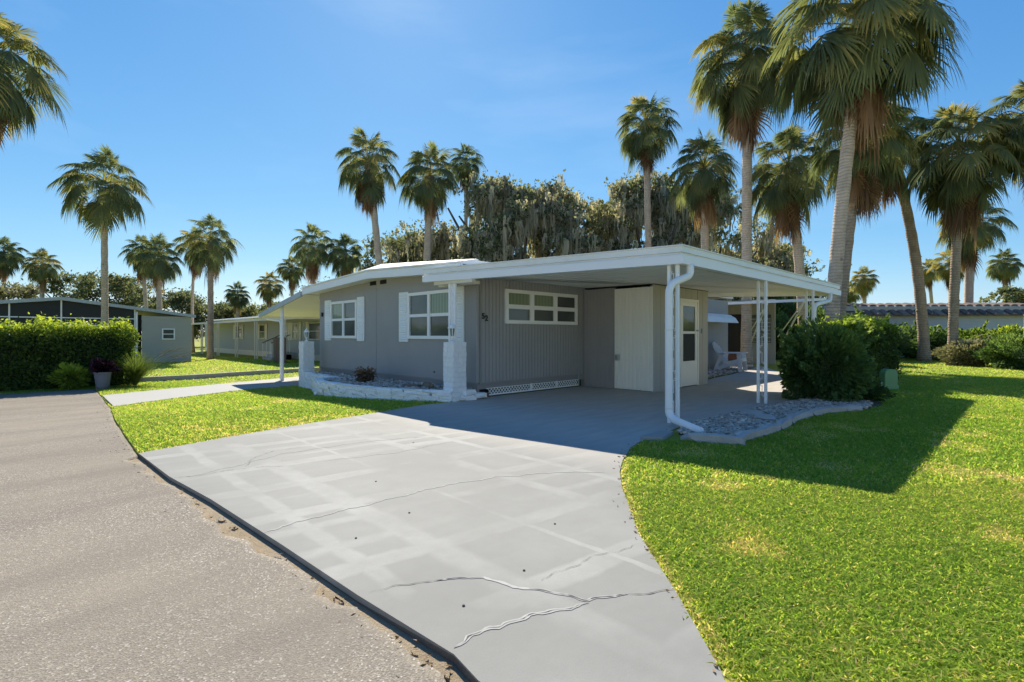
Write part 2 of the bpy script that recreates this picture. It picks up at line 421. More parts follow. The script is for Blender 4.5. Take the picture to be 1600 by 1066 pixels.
sheet('back_lawn', lambda y: [-60, -20, -8, -3, 0, 1.5, 3, 6, 10, 15, 22, 30, 45, 80, 160], [18.19, 19, 20, 22, 25, 30, 40, 60, 120], -.014, M['lawn'])
# street: its broken right-hand lip stops short of the slab
sy = list(np.arange(-14, 7, .06)) + list(np.arange(7, 18.4, .2))
rag = np.convolve(RNG.normal(0, 1, len(sy) + 8), np.ones(4) / 4, 'same')[:len(sy)]
ragd = dict(zip([round(v, 4) for v in sy], rag))
def street_x(y):
    e = float(edge(y)); w = .075 + .05 * ragd[round(y, 4)] + .05 * max(0, math.sin(y * 1.9 + .6)) if y < 6.5 else .012 + .01 * ragd[round(y, 4)]
    return [-9, -4, -1, 0, .5, e - max(.012, w) - .05, e - max(.012, w), e - max(.012, w) + .012]
st = sheet('street', street_x, sy, -.020, M['asphalt'])
for i in range(len(sy)): st.data.vertices[i * 8 + 7].co.z -= .03
sheet('roadside_sand', lambda y: [float(edge(y)) - .3, float(edge(y)) - .05, float(edge(y)) + .02], list(np.arange(-2, 7, .3)), -.038, M['sand'])
sheet('far_verge', lambda y: [-40, -20, -8.9], [-14, 0, 8, 11, 14, 18.3], -.02, M['lawn'])

DRIVE = [(1.22, .05), (1.5, .38), (1.83, .76), (2.28, 1.19), (2.8, 1.72), (3.2, 2.05), (3.58, 2.36), (3.95, 2.63), (4.33, 2.85), (4.86, 3.1), (5.26, 3.22), (5.81, 3.28), (6.4, 3.33),
         (8.92, 3.2), (10.45, 3.05), (12.3, 3.3), (13.2, 4.2), (13.2, 7.64), (6.56, 7.64), (6.3, 7.5), (5.72, 7.50), (5.18, 7.57), (3.79, 7.27), (2.76, 7.09), (1.67, 6.81), (.94, 6.59), (.98, 5.31), (1.07, 4.36),
         (1.14, 3.13), (1.18, 2.26), (1.23, 1.58), (1.2, 1.4)]
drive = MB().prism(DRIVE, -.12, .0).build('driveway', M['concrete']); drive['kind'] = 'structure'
se = MB()
se.sweep([(.935, 6.6, 0), (.978, 5.31, 0), (1.068, 4.36, 0), (1.138, 3.13, 0), (1.178, 2.26, 0), (1.226, 1.58, 0), (1.196, 1.4, 0), (1.216, .05, 0)], [(-.004, -.007), (.004, -.1), (-.02, -.1), (-.02, -.009)])
se.build('slab_edge', M['slabside'], drive)
def ribbon(pts, w, z, jit=.3, step=.05):
    P = [Vector((p[0], p[1], 0)) for p in pts]; Q = []
    for a, b in zip(P[:-1], P[1:]):
        n = max(2, int((b - a).length / step))
        Q += [a.lerp(b, k / n) for k in range(n)]
    Q.append(P[-1])
    Q = [q + Vector((.012 * math.sin(q.y * 23 + q.x * 11) + .006 * math.sin(q.y * 61 + q.x * 47), .012 * math.sin(q.x * 19 + 1) + .006 * math.sin(q.x * 67 + q.y * 31), 0)) for q in Q]
    mb = MB(); vs = []
    for i, q in enumerate(Q):
        d = (Q[min(i + 1, len(Q) - 1)] - Q[max(i - 1, 0)]).normalized(); nrm = Vector((-d.y, d.x, 0))
        ww = w * (1 + random.uniform(-jit, jit)) / 2 * min(1, .25 + min(i, len(Q) - 1 - i) * .25)
        vs += [q + nrm * ww + Vector((0, 0, z)), q - nrm * ww + Vector((0, 0, z))]
    mb.add(vs, [(2 * i, 2 * i + 1, 2 * i + 3, 2 * i + 2) for i in range(len(Q) - 1)]); return mb
C1 = [(1.22, 2.25), (1.53, 2.13), (1.72, 1.96), (1.81, 1.74), (1.94, 1.46), (2.12, 1.36), (2.31, 1.22)]
C2 = [(1.25, 1.61), (1.40, 1.615), (1.52, 1.6), (1.7, 1.53), (1.92, 1.45)]
C3 = [(1.12, 3.4), (1.48, 3.43), (2.05, 3.41), (2.53, 3.41), (3.02, 3.28), (3.52, 3.02), (3.85, 2.7)]
C4 = [(.985, 5.23), (1.18, 5.16), (1.4, 5.17), (1.58, 5.14), (1.84, 4.97)]
C4b = [(1.58, 5.23), (1.75, 5.53), (2.02, 5.71), (2.3, 5.66)]
C5 = [(1.91, 1.74), (2.28, 1.73), (2.68, 1.63)]
for pts, w in ((C1[1:6], .035), (C2, .04), (C3, .022), ([(1.1, 5.19), (1.5, 5.3), (2.0, 5.5), (2.9, 5.45), (3.6, 5.2)], .02), ([(2.2, 4.9), (2.9, 4.7), (3.6, 4.75)], .016)):
    ribbon(pts, w * .55, .0022, .35, .02).build('filled_crack', M['patch'], drive)
for pts, w in ((C1[:3], .008), (C1[3:], .009), (C2[:2], .012), (C2[1:], .005), (C4, .008), (C4b, .006), (C5, .004), ([(3.0, 5.95), (3.4, 5.6)], .006), ([(3.95, 5.9), (4.35, 6.0)], .006), ([(1.77, .74), (1.65, .62)], .01)):
    ribbon(pts, w * .48, .0038, .8, .02).build('crack', M['crack'], drive)
for x, y in ((1.93, 1.88), (1.48, 1.83), (1.98, 3.05), (2.55, 2.2), (3.3, 5.0), (1.5, 2.9), (2.2, 3.9)):
    MB().lathe([(.006, 0), (.008, .003), (.004, .006)], (x, y, .0005), 7).build('speck', M['slabside'], drive)
# broken bits of the old road edge lying in the gap
for k in range(18):
    y = random.uniform(.9, 4.6); mb = MB(); e = float(edge(y)); a = random.uniform(0, 3)
    s = random.uniform(.02, .055); pts = [(e - .055 + random.uniform(-.03, .01) + s * math.cos(a + t) * random.uniform(.6, 1.2) * .6, y + s * math.sin(a + t) * random.uniform(.8, 1.4), ) for t in (0, 1.1, 2.2, 3.3, 4.4, 5.4)]
    o = mb.prism(pts, -.07, -.033 + random.uniform(-.004, .008)).build('broken_edge_piece', M['sand'] if k % 3 else M['asphalt'], st)

PATH_L = [(1.45, 13.0), (2.5, 13.9), (4.0, 14.7), (4.9, 15.05), (6.4, 15.0), (8.5, 15.0), (8.5, 18.4), (7.35, 18.3), (5.6, 17.55), (4.2, 17.05), (2.99, 16.58), (1.55, 15.93)]
w = MB().prism(PATH_L, -.34, lambda x, y: gzf(x, y) + .004).build('front_walk', M['path']); w['kind'] = 'structure'
PATH_B = [(12.3, 3.28), (13.3, 4.15), (15.5, 4.9), (18.7, 5.7), (25, 7.3), (37, 10.6), (37, 12.4), (24, 8.7), (19.9, 7.3), (16, 6.6), (14.09, 6.36), (12.62, 6.0)]
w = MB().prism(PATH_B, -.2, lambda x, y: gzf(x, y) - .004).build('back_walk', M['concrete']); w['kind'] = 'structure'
k = MB().sweep([(1.9, 19.75, -.2), (4.3, 19.85, -.2), (6.5, 20.38, -.2), (9.5, 20.7, -.2)], [(0, -.1), (0, .1), (.13, .1), (.13, -.1)]).build('low_kerb', M['edging'])
tag(k, 'low concrete kerb along the foot of the neighbours grass bank', 'kerb')

# gravel beds
BED = [(6.55, 3.31), (6.0, 3.12), (5.75, 2.72), (5.92, 2.41), (7.15, 2.35), (8.28, 2.45), (9.29, 2.33), (10.22, 1.92), (11.01, 2.0), (11.7, 2.5), (11.6, 3.15), (10.45, 3.02), (8.92, 3.17)]
BEDC = [(12.66, 6.02), (14.09, 6.4), (16, 6.64), (19.9, 7.34), (20.9, 7.75), (20.9, 9.0), (18.5, 9.0), (18.5, 7.62), (12.66, 7.62)]
PLANTER = [(5.95, 7.6), (5.55, 8.3), (5.22, 9.0), (5.05, 10.0), (5.03, 11.3), (5.2, 11.85), (5.75, 12.1), (5.9, 14.5), (6.5, 14.5), (6.5, 7.7)]
for nm, po, zz in (('bed_soil', BED, lambda x, y: .012), ('bed_soil', BEDC, lambda x, y: .014), ('planter_soil', PLANTER, lambda x, y: .13)):
    b = MB().prism(po, -.2, zz).build(nm, M['mulch']); b['kind'] = 'structure'
t_ = (1 + 5 ** .5) / 2
ICO = np.array([(-1, t_, 0), (1, t_, 0), (-1, -t_, 0), (1, -t_, 0), (0, -1, t_), (0, 1, t_), (0, -1, -t_), (0, 1, -t_), (t_, 0, -1), (t_, 0, 1), (-t_, 0, -1), (-t_, 0, 1)], float) / 1.9
ICF = np.array([(0, 11, 5), (0, 5, 1), (0, 1, 7), (0, 7, 10), (0, 10, 11), (1, 5, 9), (5, 11, 4), (11, 10, 2), (10, 7, 6), (7, 1, 8), (3, 9, 4), (3, 4, 2), (3, 2, 6), (3, 6, 8), (3, 8, 9), (4, 9, 5), (2, 4, 11), (6, 2, 10), (8, 6, 7), (9, 8, 1)])
def gravel(name, poly, n, s0, s1, z, label):
    P = np.array(poly); lo, hi = P.min(0), P.max(0)
    xy = RNG.uniform(lo, hi, (n * 3, 2)); xy = xy[inpoly(xy[:, 0], xy[:, 1], poly)][:n]; n = len(xy)
    sc = RNG.uniform(s0, s1, (n, 1, 1)) * np.array([1., .72, .5]) * RNG.uniform(.7, 1.3, (n, 1, 3))
    v = ICO[None] * sc * RNG.uniform(.75, 1.2, (n, 12, 1))
    a = RNG.uniform(0, 6.28, n)[:, None]; b = RNG.normal(0, .35, n)[:, None]
    x = v[..., 0] * np.cos(a) - v[..., 1] * np.sin(a); y = v[..., 0] * np.sin(a) + v[..., 1] * np.cos(a)
    zz = v[..., 2] * np.cos(b) + x * np.sin(b)
    V = np.stack([x + xy[:, :1], y + xy[:, 1:], zz + z + RNG.uniform(0, s1 * .7, (n, 1))], -1).reshape(-1, 3)
    F = (ICF[None] + 12 * np.arange(n)[:, None, None]).reshape(-1, 3)
    o = link(name, mesh_np(name, V, [F], np.repeat(np.clip(RNG.normal(.55, .27, n), 0, 1), 12)), M['gravel'], None, 'stuff')
    o['label'] = label; o['category'] = 'gravel'; return o
gravel('gravel', BED, 8500, .018, .042, .014, 'pale river gravel in the bed beside the carport posts')
gravel('gravel', BEDC, 5200, .03, .07, .016, 'grey river stones under the white garden chair')
gravel('gravel', PLANTER, 3600, .025, .06, .135, 'mixed gravel filling the white stone planter')
BEDC2 = [(9.6, 2.15), (10.2, 1.6), (11.3, 1.5), (12.2, 1.9), (11.5, 2.7), (10, 2.9)]
b = MB().prism([(9.9, 2.95), (9.5, 2.4), (10.1, 1.95), (11.1, 1.85), (11.9, 2.2), (12.6, 2.9), (12.4, 3.3)], -.1, .02).build('shrub_bed', M['mulch']); b['kind'] = 'structure'

# rough stones: shared variants
def rough_box(seed, sub=2, amp=.15):
    r = np.random.default_rng(seed); bm = bmesh.new(); bmesh.ops.create_cube(bm, size=1)
    bmesh.ops.subdivide_edges(bm, edges=bm.edges[:], cuts=1, use_grid_fill=True)
    for v in bm.verts:
        c = v.co; k = .92 if max(abs(c.x), abs(c.y), abs(c.z)) > .49 and sum(abs(q) > .49 for q in c) == 3 else 1
        v.co = c * k + Vector(r.normal(0, amp * .45, 3))
    me = bpy.data.meshes.new('rough_stone'); bm.to_mesh(me); bm.free(); return me
STONES = [rough_box(i) for i in range(7)]
def stone(name, mat, parent, loc, size, rz=0, tilt=0):
    key = (mat.name); me = STONEM.setdefault((key, random.randrange(7)), None)
    i = random.randrange(7)
    me = STONEM.get((key, i))
    if me is None:
        me = STONES[i].copy(); me.materials.append(mat); STONEM[(key, i)] = me
    o = bpy.data.objects.new(name, me); COL.objects.link(o); o.scale = size; o.rotation_euler = (tilt, 0, rz)
    o.location = Vector(loc) - (wloc(parent) if parent else Vector((0, 0, 0))); o.parent = parent
    return o
STONEM = {}
def along(path, step, jit=.15):
    out = []; P = [Vector(p) for p in path]; L = [0]
    for a, b in zip(P[:-1], P[1:]): L.append(L[-1] + (b - a).length)
    s = 0
    while s < L[-1] - step * .4:
        w = min(step * random.uniform(1 - jit, 1 + jit), L[-1] - s); m = s + w / 2
        i = max(j for j in range(len(L) - 1) if L[j] <= m); t = (m - L[i]) / (L[i + 1] - L[i]); d = P[i + 1] - P[i]
        out.append((P[i].lerp(P[i + 1], t), math.atan2(d.y, d.x), w)); s += w
    return out
ed = thing('bed_edging', 'row of rough grey edging stones around the gravel bed by the carport posts', 'edging', (7, 2.4, 0))
for p, a, w in along([(5.72, 2.8, 0), (5.9, 2.4, 0), (7.15, 2.33, 0), (8.28, 2.43, 0), (9.29, 2.31, 0), (10.0, 1.98, 0)], .55):
    stone('edging_stone', M['edging'], ed, (p.x, p.y, .03), (w * 1.04, .11, .11), a)
for x, y, rz, sx, lb in ((8.05, 2.98, .1, .42, 'larger flat flagstone in the gravel touching the carport slab'), (7.75, 2.72, .5, .36, 'smaller flagstone in the gravel between the larger one and the edging')):
    o = stone('flagstone', M['edging'], None, (x, y, .055), (sx, .26, .05), rz)
    tag(o, lb, 'flagstone', 'flagstones in the gravel')
o = MB().prism([(5.35, 3.27), (5.86, 3.30), (5.95, 3.16), (5.5, 3.06)], -.02, .035).build('paver', M['path'])
tag(o, 'pale concrete paver at the drive edge beside the front downspout', 'paver')
o = MB().prism([(5.72, 2.95), (6.1, 3.0), (6.22, 2.86), (5.85, 2.74)], -.02, .03).build('splash_block', M['edging'])
tag(o, 'small grey splash block in the soil below the front downspout', 'block')

# ------------------------------------------------------------------ the grey house
X0, Y0, Y1, XB = 6.52, 7.66, 14.85, 18.4
YR = 11.2
house = thing('house', 'low grey single-storey home with white trim, shutters and number 52', 'house', (12, 11, 0))
def rz_(y, zr, ze): return zr - (zr - ze) * abs(y - YR) / (15.05 - YR)
fw = MB()
for a, b in ((Y0, 11.535), (11.55, Y1)):             # two sheets of front siding with the joint between
    ys = [a, b] if not (a < YR < b) else [a, YR, b]
    poly = [(a, .29), (b, .29)] + [(y, rz_(y, 2.72, 2.52)) for y in reversed(ys)]
    MB().extr(poly, 0, X0, X0 + .09).build('front_panel', M['siding'], house)
MB().box(X0 + .012, X0 + .08, 11.53, 11.555, .29, 2.68).build('panel_joint', M['skirt'], house)
MB().box(X0 + .02, X0 + .09, Y0 + .02, Y1, -.25, .288).build('skirting', M['skirt'], house)
MB().box(X0 - .015, X0 + .05, Y0 - .0, Y1 + .01, .27, .305).build('skirting_trim', M['skirt'], house)
MB().box(X0 - .018, X0 + .06, Y0 - .018, Y0 + .05, .30, 2.45).build('corner_trim', M['siding'], house)
def ribbed(a0, a1, per, depth, axis, c, z0, z1, sign, gap=.28):
    """a sheet of vertical ribs along axis (0: x, 1: y) at plane c; sign: outward direction"""
    n = max(1, round((a1 - a0) / per)); per = (a1 - a0) / n; pr = []
    for i in range(n):
        s = a0 + i * per
        pr += [(s, 0), (s + per * (1 - gap) * .96, 0), (s + per * (1 - gap), -depth), (s + per * .97, -depth)]
    pr.append((a1, 0)); vs = []
    for s, d in pr:
        o = c + sign * d
        for z in (z0, z1): vs.append((s, o, z) if axis == 0 else (o, s, z))
    m = len(pr); back = c - sign * (depth + .05)
    for s in (a0, a1):
        for z in (z0, z1): vs.append((s, back, z) if axis == 0 else (back, s, z))
    fs = [(2 * i, 2 * i + 2, 2 * i + 3, 2 * i + 1) for i in range(m - 1)]
    b = 2 * m; fs += [(b, b + 2, b + 3, b + 1), (0, b, b + 1, 1), (2 * m - 2, b + 2, b + 3, 2 * m - 1)]
    return MB().add(vs, fs)
ribbed(X0 + .05, 9.96, .096, .012, 0, Y0, .29, 2.46, -1).build('side_wall', M['siding'], house)
MB().box(9.96, XB, Y0, Y0 + .09, -.1, 2.46).build('side_wall', M['siding'], house)
MB().box(XB - .09, XB, Y0 + .09, Y1, -.3, 2.5).build('rear_wall', M['siding'], house)
MB().box(X0 + .1, XB, Y1 - .09, Y1, -.3, 2.46).build('left_wall', M['siding'], house)
MB().box(X0 + .06, 9.9, Y0 - .022, Y0 + .03, .265, .30).build('skirting_trim', M['skirt'], house)
MB().box(X0 + .03, 9.95, Y0 + .012, Y0 + .06, .16, .27).build('skirting', M['skirt'], house)
MB().box(X0 + .1, 9.95, Y0 + .09, Y0 + .11, .0, .2).build('crawl_space', M['dark'], house)
lat = MB()                                            # white diagonal lattice at the foot of the side wall
x = 6.9
while x < 9.72:
    for sg in (1, -1):
        lat.bar((x - .06 * sg, Y0 + .03 - .006 * sg, .045), (x + .06 * sg, Y0 + .03 - .006 * sg, .165), .017, .006, (0, 1, 0))
    x += .085
for a, b in ((.02, .05), (.158, .172)): lat.box(6.78, 9.78, Y0 + .004, Y0 + .03, a, b)
lat.build('lattice_vent', M['white'], house, 'stuff')
for xx in (8.1, 8.95): MB().box(xx - .03, xx + .03, Y0 - .004, Y0 + .02, .02, .18).build('lattice_strap', M['white'], house)
MB().box(6.70, 6.80, Y0 - .06, Y0 + .02, -.02, .09).build('brick', M['brick'], house)
MB().box(9.72, 9.74, Y0 - .03, Y0 - .01, .02, .33).build('conduit', M['greyroof'], house)
# roof
def roofpoly(zr_b, ze_b, zr_t, ze_t, ya=7.64, yb=15.05):
    f = lambda y, zr, ze: rz_(y, zr, ze)
    return [(ya, f(ya, zr_b, ze_b)), (YR, zr_b), (yb, f(yb, zr_b, ze_b)), (yb, f(yb, zr_t, ze_t)), (YR, zr_t), (ya, f(ya, zr_t, ze_t))]
roof = MB().extr(roofpoly(2.74, 2.54, 2.96, 2.69), 0, 6.46, XB + .4).build('roof', M['white2'], house)
for a, b in ((7.60, YR), (YR, 15.08)):
    f = lambda y, z: (y, z)
    lo = [(a, rz_(a, 2.60, 2.43)), (b, rz_(b, 2.60, 2.43)), (b, rz_(b, 2.60, 2.43) + .165), (a, rz_(a, 2.60, 2.43) + .165)]
    MB().extr(lo, 0, 6.08, 6.13).build('fascia_board', M['white'], house)
    lo2 = [(p[0], p[1] + .19) for p in lo[:2]] + [(lo[2][0], lo[2][1] + .13), (lo[3][0], lo[3][1] + .13)]
    g = MB()
    za, zb = lo[0][1], lo[1][1]
    g.add([(6.10, a, za + .165), (6.10, b, zb + .165), (6.06, b, zb + .19), (6.06, a, za + .19), (6.06, b, zb + .215), (6.06, a, za + .215),
           (6.46, b, rz_(b, 2.985, 2.715)), (6.46, a, rz_(a, 2.985, 2.715)), (6.52, b, rz_(b, 2.985, 2.715)), (6.52, a, rz_(a, 2.985, 2.715)), (6.52, b, zb + .14), (6.52, a, za + .14)],
          [(0, 1, 2, 3), (3, 2, 4, 5), (5, 4, 6, 7), (7, 6, 8, 9), (9, 8, 10, 11), (11, 10, 1, 0), (0, 3, 5, 7, 9, 11), (1, 10, 8, 6, 4, 2)])
    g.build('roof_edge', M['white2'], house)
    sfz = lambda y: rz_(y, 2.60, 2.43) + .03
    MB().add([(6.13, a, sfz(a)), (6.13, b, sfz(b)), (6.6, b, sfz(b)), (6.6, a, sfz(a)), (6.13, a, sfz(a) + .02), (6.13, b, sfz(b) + .02), (6.6, b, sfz(b) + .02), (6.6, a, sfz(a) + .02)],
             [(0, 1, 2, 3), (7, 6, 5, 4), (0, 4, 5, 1), (1, 5, 6, 2), (2, 6, 7, 3), (3, 7, 4, 0)]).build('soffit', M['wood'] if False else M['ceiling'], house)
MB().box(6.5, XB + .4, 15.05, 15.10, 2.46, 2.70).build('eave_board', M['white'], house)
for y in (11.05, 11.55): MB().box(X0 - .006, X0 + .02, y, y + .3, 2.50, 2.60).build('gable_vent', M['dark'], house)
fr = MB()
for a, b in ((Y0 + .05, YR), (YR, Y1)):
    MB().extr([(a, rz_(a, 2.42, 2.30)), (b, rz_(b, 2.42, 2.30)), (b, rz_(b, 2.46, 2.34)), (a, rz_(a, 2.46, 2.34))], 0, X0 - .014, X0 + .02).build('frieze_board', M['siding'], house)
# windows: frame members and single panes
def window(parent, axis, c, sign, a0, a1, z0, z1, cols, rows, panemats, fr=.05, mull=.05, name='window', fmat='white'):
    """axis along which it runs; c plane; sign outwards"""
    w = bpy.data.objects.new(name, None); COL.objects.link(w); w.parent = parent
    mid = ((a0 + a1) / 2, c) if axis == 0 else (c, (a0 + a1) / 2)
    w.location = Vector((mid[0], mid[1], z0)) - wloc(parent)
    def bx(s0, s1, za, zb, d0, d1):
        m = MB(); q = sorted((c + sign * d0, c + sign * d1))
        return m.box(s0, s1, q[0], q[1], za, zb) if axis == 0 else m.box(q[0], q[1], s0, s1, za, zb)
    f = MB()
    for m in (bx(a0, a1, z1 - fr, z1, 0, .05), bx(a0, a1, z0, z0 + fr, 0, .05), bx(a0, a0 + fr, z0 + fr, z1 - fr, 0, .047), bx(a1 - fr, a1, z0 + fr, z1 - fr, 0, .047)): f.add(m.v, m.f)
    f.build('frame', M[fmat], w)
    cw = (a1 - a0 - 2 * fr - (cols - 1) * mull) / cols; rh = (z1 - z0 - 2 * fr - (rows - 1) * mull * .75) / rows
    for i in range(cols):
        s = a0 + fr + i * (cw + mull)
        if i: bx(s - mull, s, z0 + fr, z1 - fr, 0, .043).build('mullion', M[fmat], w)
        for j in range(rows):
            z = z0 + fr + j * (rh + mull * .75)
            if j: bx(s, s + cw, z - mull * .75, z, 0, .036).build('rail', M[fmat], w)
            bx(s, s + cw, z, z + rh, .002, .012).build('pane', M[panemats[(j * cols + i) % len(panemats)]], w)
    return w
window(house, 1, X0, -1, 12.51, 14.05, 1.15, 2.18, 2, 2, ['glass', 'glass', 'glass', 'blind'], .07, .09)
window(house, 1, X0, -1, 8.41, 10.05, 1.155, 2.20, 2, 2, ['glass', 'glass', 'blind', 'glass'], .07, .09)
window(house, 0, Y0, -1, 7.29, 9.66, 1.48, 2.20, 3, 2, ['glass', 'glass', 'glass', 'blind', 'blind', 'glass'], .075, .12)
for a, b in ((14.06, 14.45), (12.12, 12.50), (10.06, 10.44), (8.02, 8.40)):
    s = MB().box(X0 - .035, X0 - .002, a, b, 1.08, 2.24).build('shutter', M['shutter'], house, bevel=.006)
    for z0, z1 in ((1.13, 1.62), (1.70, 2.19)):
        n = 9
        for k in range(n):
            z = z0 + (z1 - z0) * k / n
            m = MB().add([(X0 - .036, a + .05, z), (X0 - .036, b - .05, z), (X0 - .047, b - .05, z + .012), (X0 - .047, a + .05, z + .012), (X0 - .036, b - .05, z + .05), (X0 - .036, a + .05, z + .05)],
                         [(0, 1, 2, 3), (3, 2, 4, 5), (0, 3, 5), (1, 4, 2)])
            m.build('louvre', M['shutter'], s)
MB().box(X0 - .04, X0, 14.60, 14.68, 1.78, 1.90).build('wall_light', M['black'], house)
MB().lathe([(.03, 0), (.03, .02), (.015, .05)], (X0 - .03, 9.05, .42), 8).build('hose_tap', M['skirt'], house)
def digit(ch, x, z, size):
    cu = bpy.data.curves.new('digit', 'FONT'); cu.body = ch; cu.size = size; cu.extrude = .006; cu.offset = .0055; cu.align_x = 'CENTER'; cu.align_y = 'CENTER'
    tmp = bpy.data.objects.new('tmp', cu); COL.objects.link(tmp)
    me = bpy.data.meshes.new_from_object(tmp.evaluated_get(bpy.context.evaluated_depsgraph_get()))
    bpy.data.objects.remove(tmp)
    me.transform(Matrix.Translation((x, Y0 - .012, z)) @ Matrix.Rotation(R(90), 4, 'X'))
    return link('house_number', me, M['black'], house)
digit('5', 6.69, 1.615, .155); digit('2', 6.775, 1.575, .155)

# left-hand porch roof and its posts
porch = thing('porch_awning', 'white sloping porch awning on a slim white post beside the white stone pillar', 'awning', (7, 16.5, -.24))
def pz(y): return 2.44 - (y - 15.0) * .155
a, b = 15.08, 18.6
MB().extr([(a, pz(a)), (b, pz(b)), (b, pz(b) + .05), (a, pz(a) + .05)], 0, 6.1, 12.5).build('roof_sheet', M['white2'], porch)
MB().extr([(a, pz(a) - .05), (b, pz(b) - .05), (b, pz(b) + .10), (a, pz(a) + .10)], 0, 6.03, 6.098).build('fascia_board', M['greyroof'], porch)
MB().box(6.03, 12.5, b + .002, b + .07, pz(b) - .06, pz(b) + .08).build('gutter', M['white'], porch)
MB().extr([(a, pz(a) - .052), (16.9, pz(16.9) - .052), (16.9, 1.99), (a, 1.99)], 0, 9.0, 9.05).build('gable_board', M['cream'], porch)
for px_ in (6.16, 9.4):
    MB().box(px_, px_ + .05, 16.82, 16.87, -.25, pz(16.85)).build('post', M['white'], porch)
    MB().box(px_, px_ + .05, 16.94, 16.99, -.25, pz(16.96)).build('post', M['white'], porch)
    MB().box(px_ + .02, px_ + .03, 16.86, 16.95, -.22, 1.98).build('post_panel', M['white'], porch)
MB().tube([(6.2, 18.5, pz(18.5) - .08), (6.2, 18.3, 1.78), (6.2, 17.15, 1.70), (6.2, 17.06, 1.6), (6.2, 17.06, -.2)], .035, 8).build('downspout', M['white'], porch, smooth=True)
MB().box(9.0, 9.06, 15.0, 18.5, -.2, 1.98).build('screen_wall', M['screen'], porch)
for y in (15.5, 16.3, 17.1, 17.9):
    MB().box(8.97, 8.998, y, y + .05, -.2, 1.98).build('screen_stud', M['greyroof'], porch)

# white stone pillars and planter
def pillar(x, y, w, z0, z1, label):
    p = thing('stone_pillar', label, 'pillar', (x + w / 2, y + w / 2, z0), 'white stone pillars')
    c = MB().box(x + .02, x + w - .02, y + .02, y + w - .02, z0, z1 - .01); c.build('core', M['stone_white'], p)
    f = MB(); n = 12; h = (z1 - z0) / n; rr = random.Random(x * 7 + y)
    for i in range(n):
        za, zb = z0 + i * h, z0 + (i + 1) * h - .004
        for s in range(4):
            u = 0
            while u < w - .01:
                L = min(w - u, rr.uniform(.09, .2)); d = rr.uniform(.0, .018)
                if w - u - L < .05: L = w - u
                if s == 0: f.box(x - d, x + .025, y + u, y + u + L - .004, za, zb)
                if s == 1: f.box(x + w - .025, x + w + d, y + u, y + u + L - .004, za, zb)
                if s == 2: f.box(x + u, x + u + L - .004, y - d, y + .025, za, zb)
                if s == 3: f.box(x + u, x + u + L - .004, y + w - .025, y + w + d, za, zb)
                u += L
    f.build('stone_facing', M['stone_white'], p, 'stuff')
    return p
pillar(5.87, 7.56, .30, -.02, 1.11, 'white stone pillar carrying a carport post at the planter end by the drive')
pillar(5.87, 14.45, .30, -.26, 1.06, 'free-standing white stone pillar at the planter end by the porch')
pw = thing('planter_wall', 'low white painted stone planter wall below the front windows', 'planter', (5.2, 10, 0))
WALL1 = [(5.90, 7.60, 0), (5.5, 8.25, 0), (5.2, 8.95, 0), (5.03, 9.9, 0), (4.99, 11.2, 0), (5.12, 11.8, 0), (5.4, 12.05, 0), (5.72, 12.15, 0)]
WALL2 = [(5.74, 12.1, 0), (5.84, 13.2, 0), (5.92, 14.45, 0)]
random.seed(3)
for path, ztop in ((WALL1, .20), (WALL2, .19)):
    for course in range(4):
        for p, a, w in along(path, .34 if course % 2 else .42, .3):
            zb = gzf(p.x, p.y) - .04; h = (ztop - zb) / 4
            stone('stone', M['stone_white'], pw, (p.x + random.uniform(-.012, .012), p.y, zb + (course + .5) * h), (w * 1.03, random.uniform(.17, .21), h * 1.06), a + random.uniform(-.04, .04))
for i, (x, y, z, sx, rz) in enumerate(((6.2, 7.52, .05, .34, .05), (6.24, 7.54, .145, .3, .02), (6.48, 7.50, .07, .26, -.05))):
    stone('stone', M['stone_white'], pw, (x, y, z), (sx, .14, .095), rz)
b_ = stone('driftwood', M['wood'], None, (6.0, 8.55, .22), (.5, .1, .1), 1.2, .2); tag(b_, 'weathered wood chunk on the planter gravel near the stone pillar', 'wood')
b_ = stone('driftwood', M['wood'], None, (5.85, 8.95, .19), (.36, .09, .06), 2.0, .1); tag(b_, 'flat piece of dark wood on the planter gravel', 'wood')

def lantern(loc, label, rz=0, arm=None):
    L = thing('lantern', label, 'lantern', loc, 'white pillar lanterns'); L.rotation_euler = (0, 0, rz)
    kw = dict(absolute=False)
    MB().lathe([(.055, 0), (.05, .02), (.02, .035), (.016, .09), (.03, .11)], (0, 0, 0), 10).build('base', M['white'], L, **kw, smooth=False)
    f = MB()
    for k in range(6):
        a, b2 = k * math.pi / 3, k * math.pi / 3
        f.bar((.042 * math.cos(a), .042 * math.sin(a), .11), (.066 * math.cos(a), .066 * math.sin(a), .26), .012, .012)
    f.build('cage', M['white'], L, **kw)
    MB().lathe([(.036, .112), (.058, .255)], (0, 0, 0), 6).build('lamp_glass', M['blind'], L, **kw)
    MB().lathe([(.085, .258), (.08, .27), (.05, .31), (.022, .335), (.012, .35), (.016, .365), (.004, .385)], (0, 0, 0), 12).build('cap', M['white'], L, **kw)
    return L
lantern((6.02, 14.60, 1.06), 'white coach lantern on the free-standing stone pillar by the porch')
lantern((5.93, 7.68, 1.11), 'white coach lantern on the stone pillar in front of the carport post')

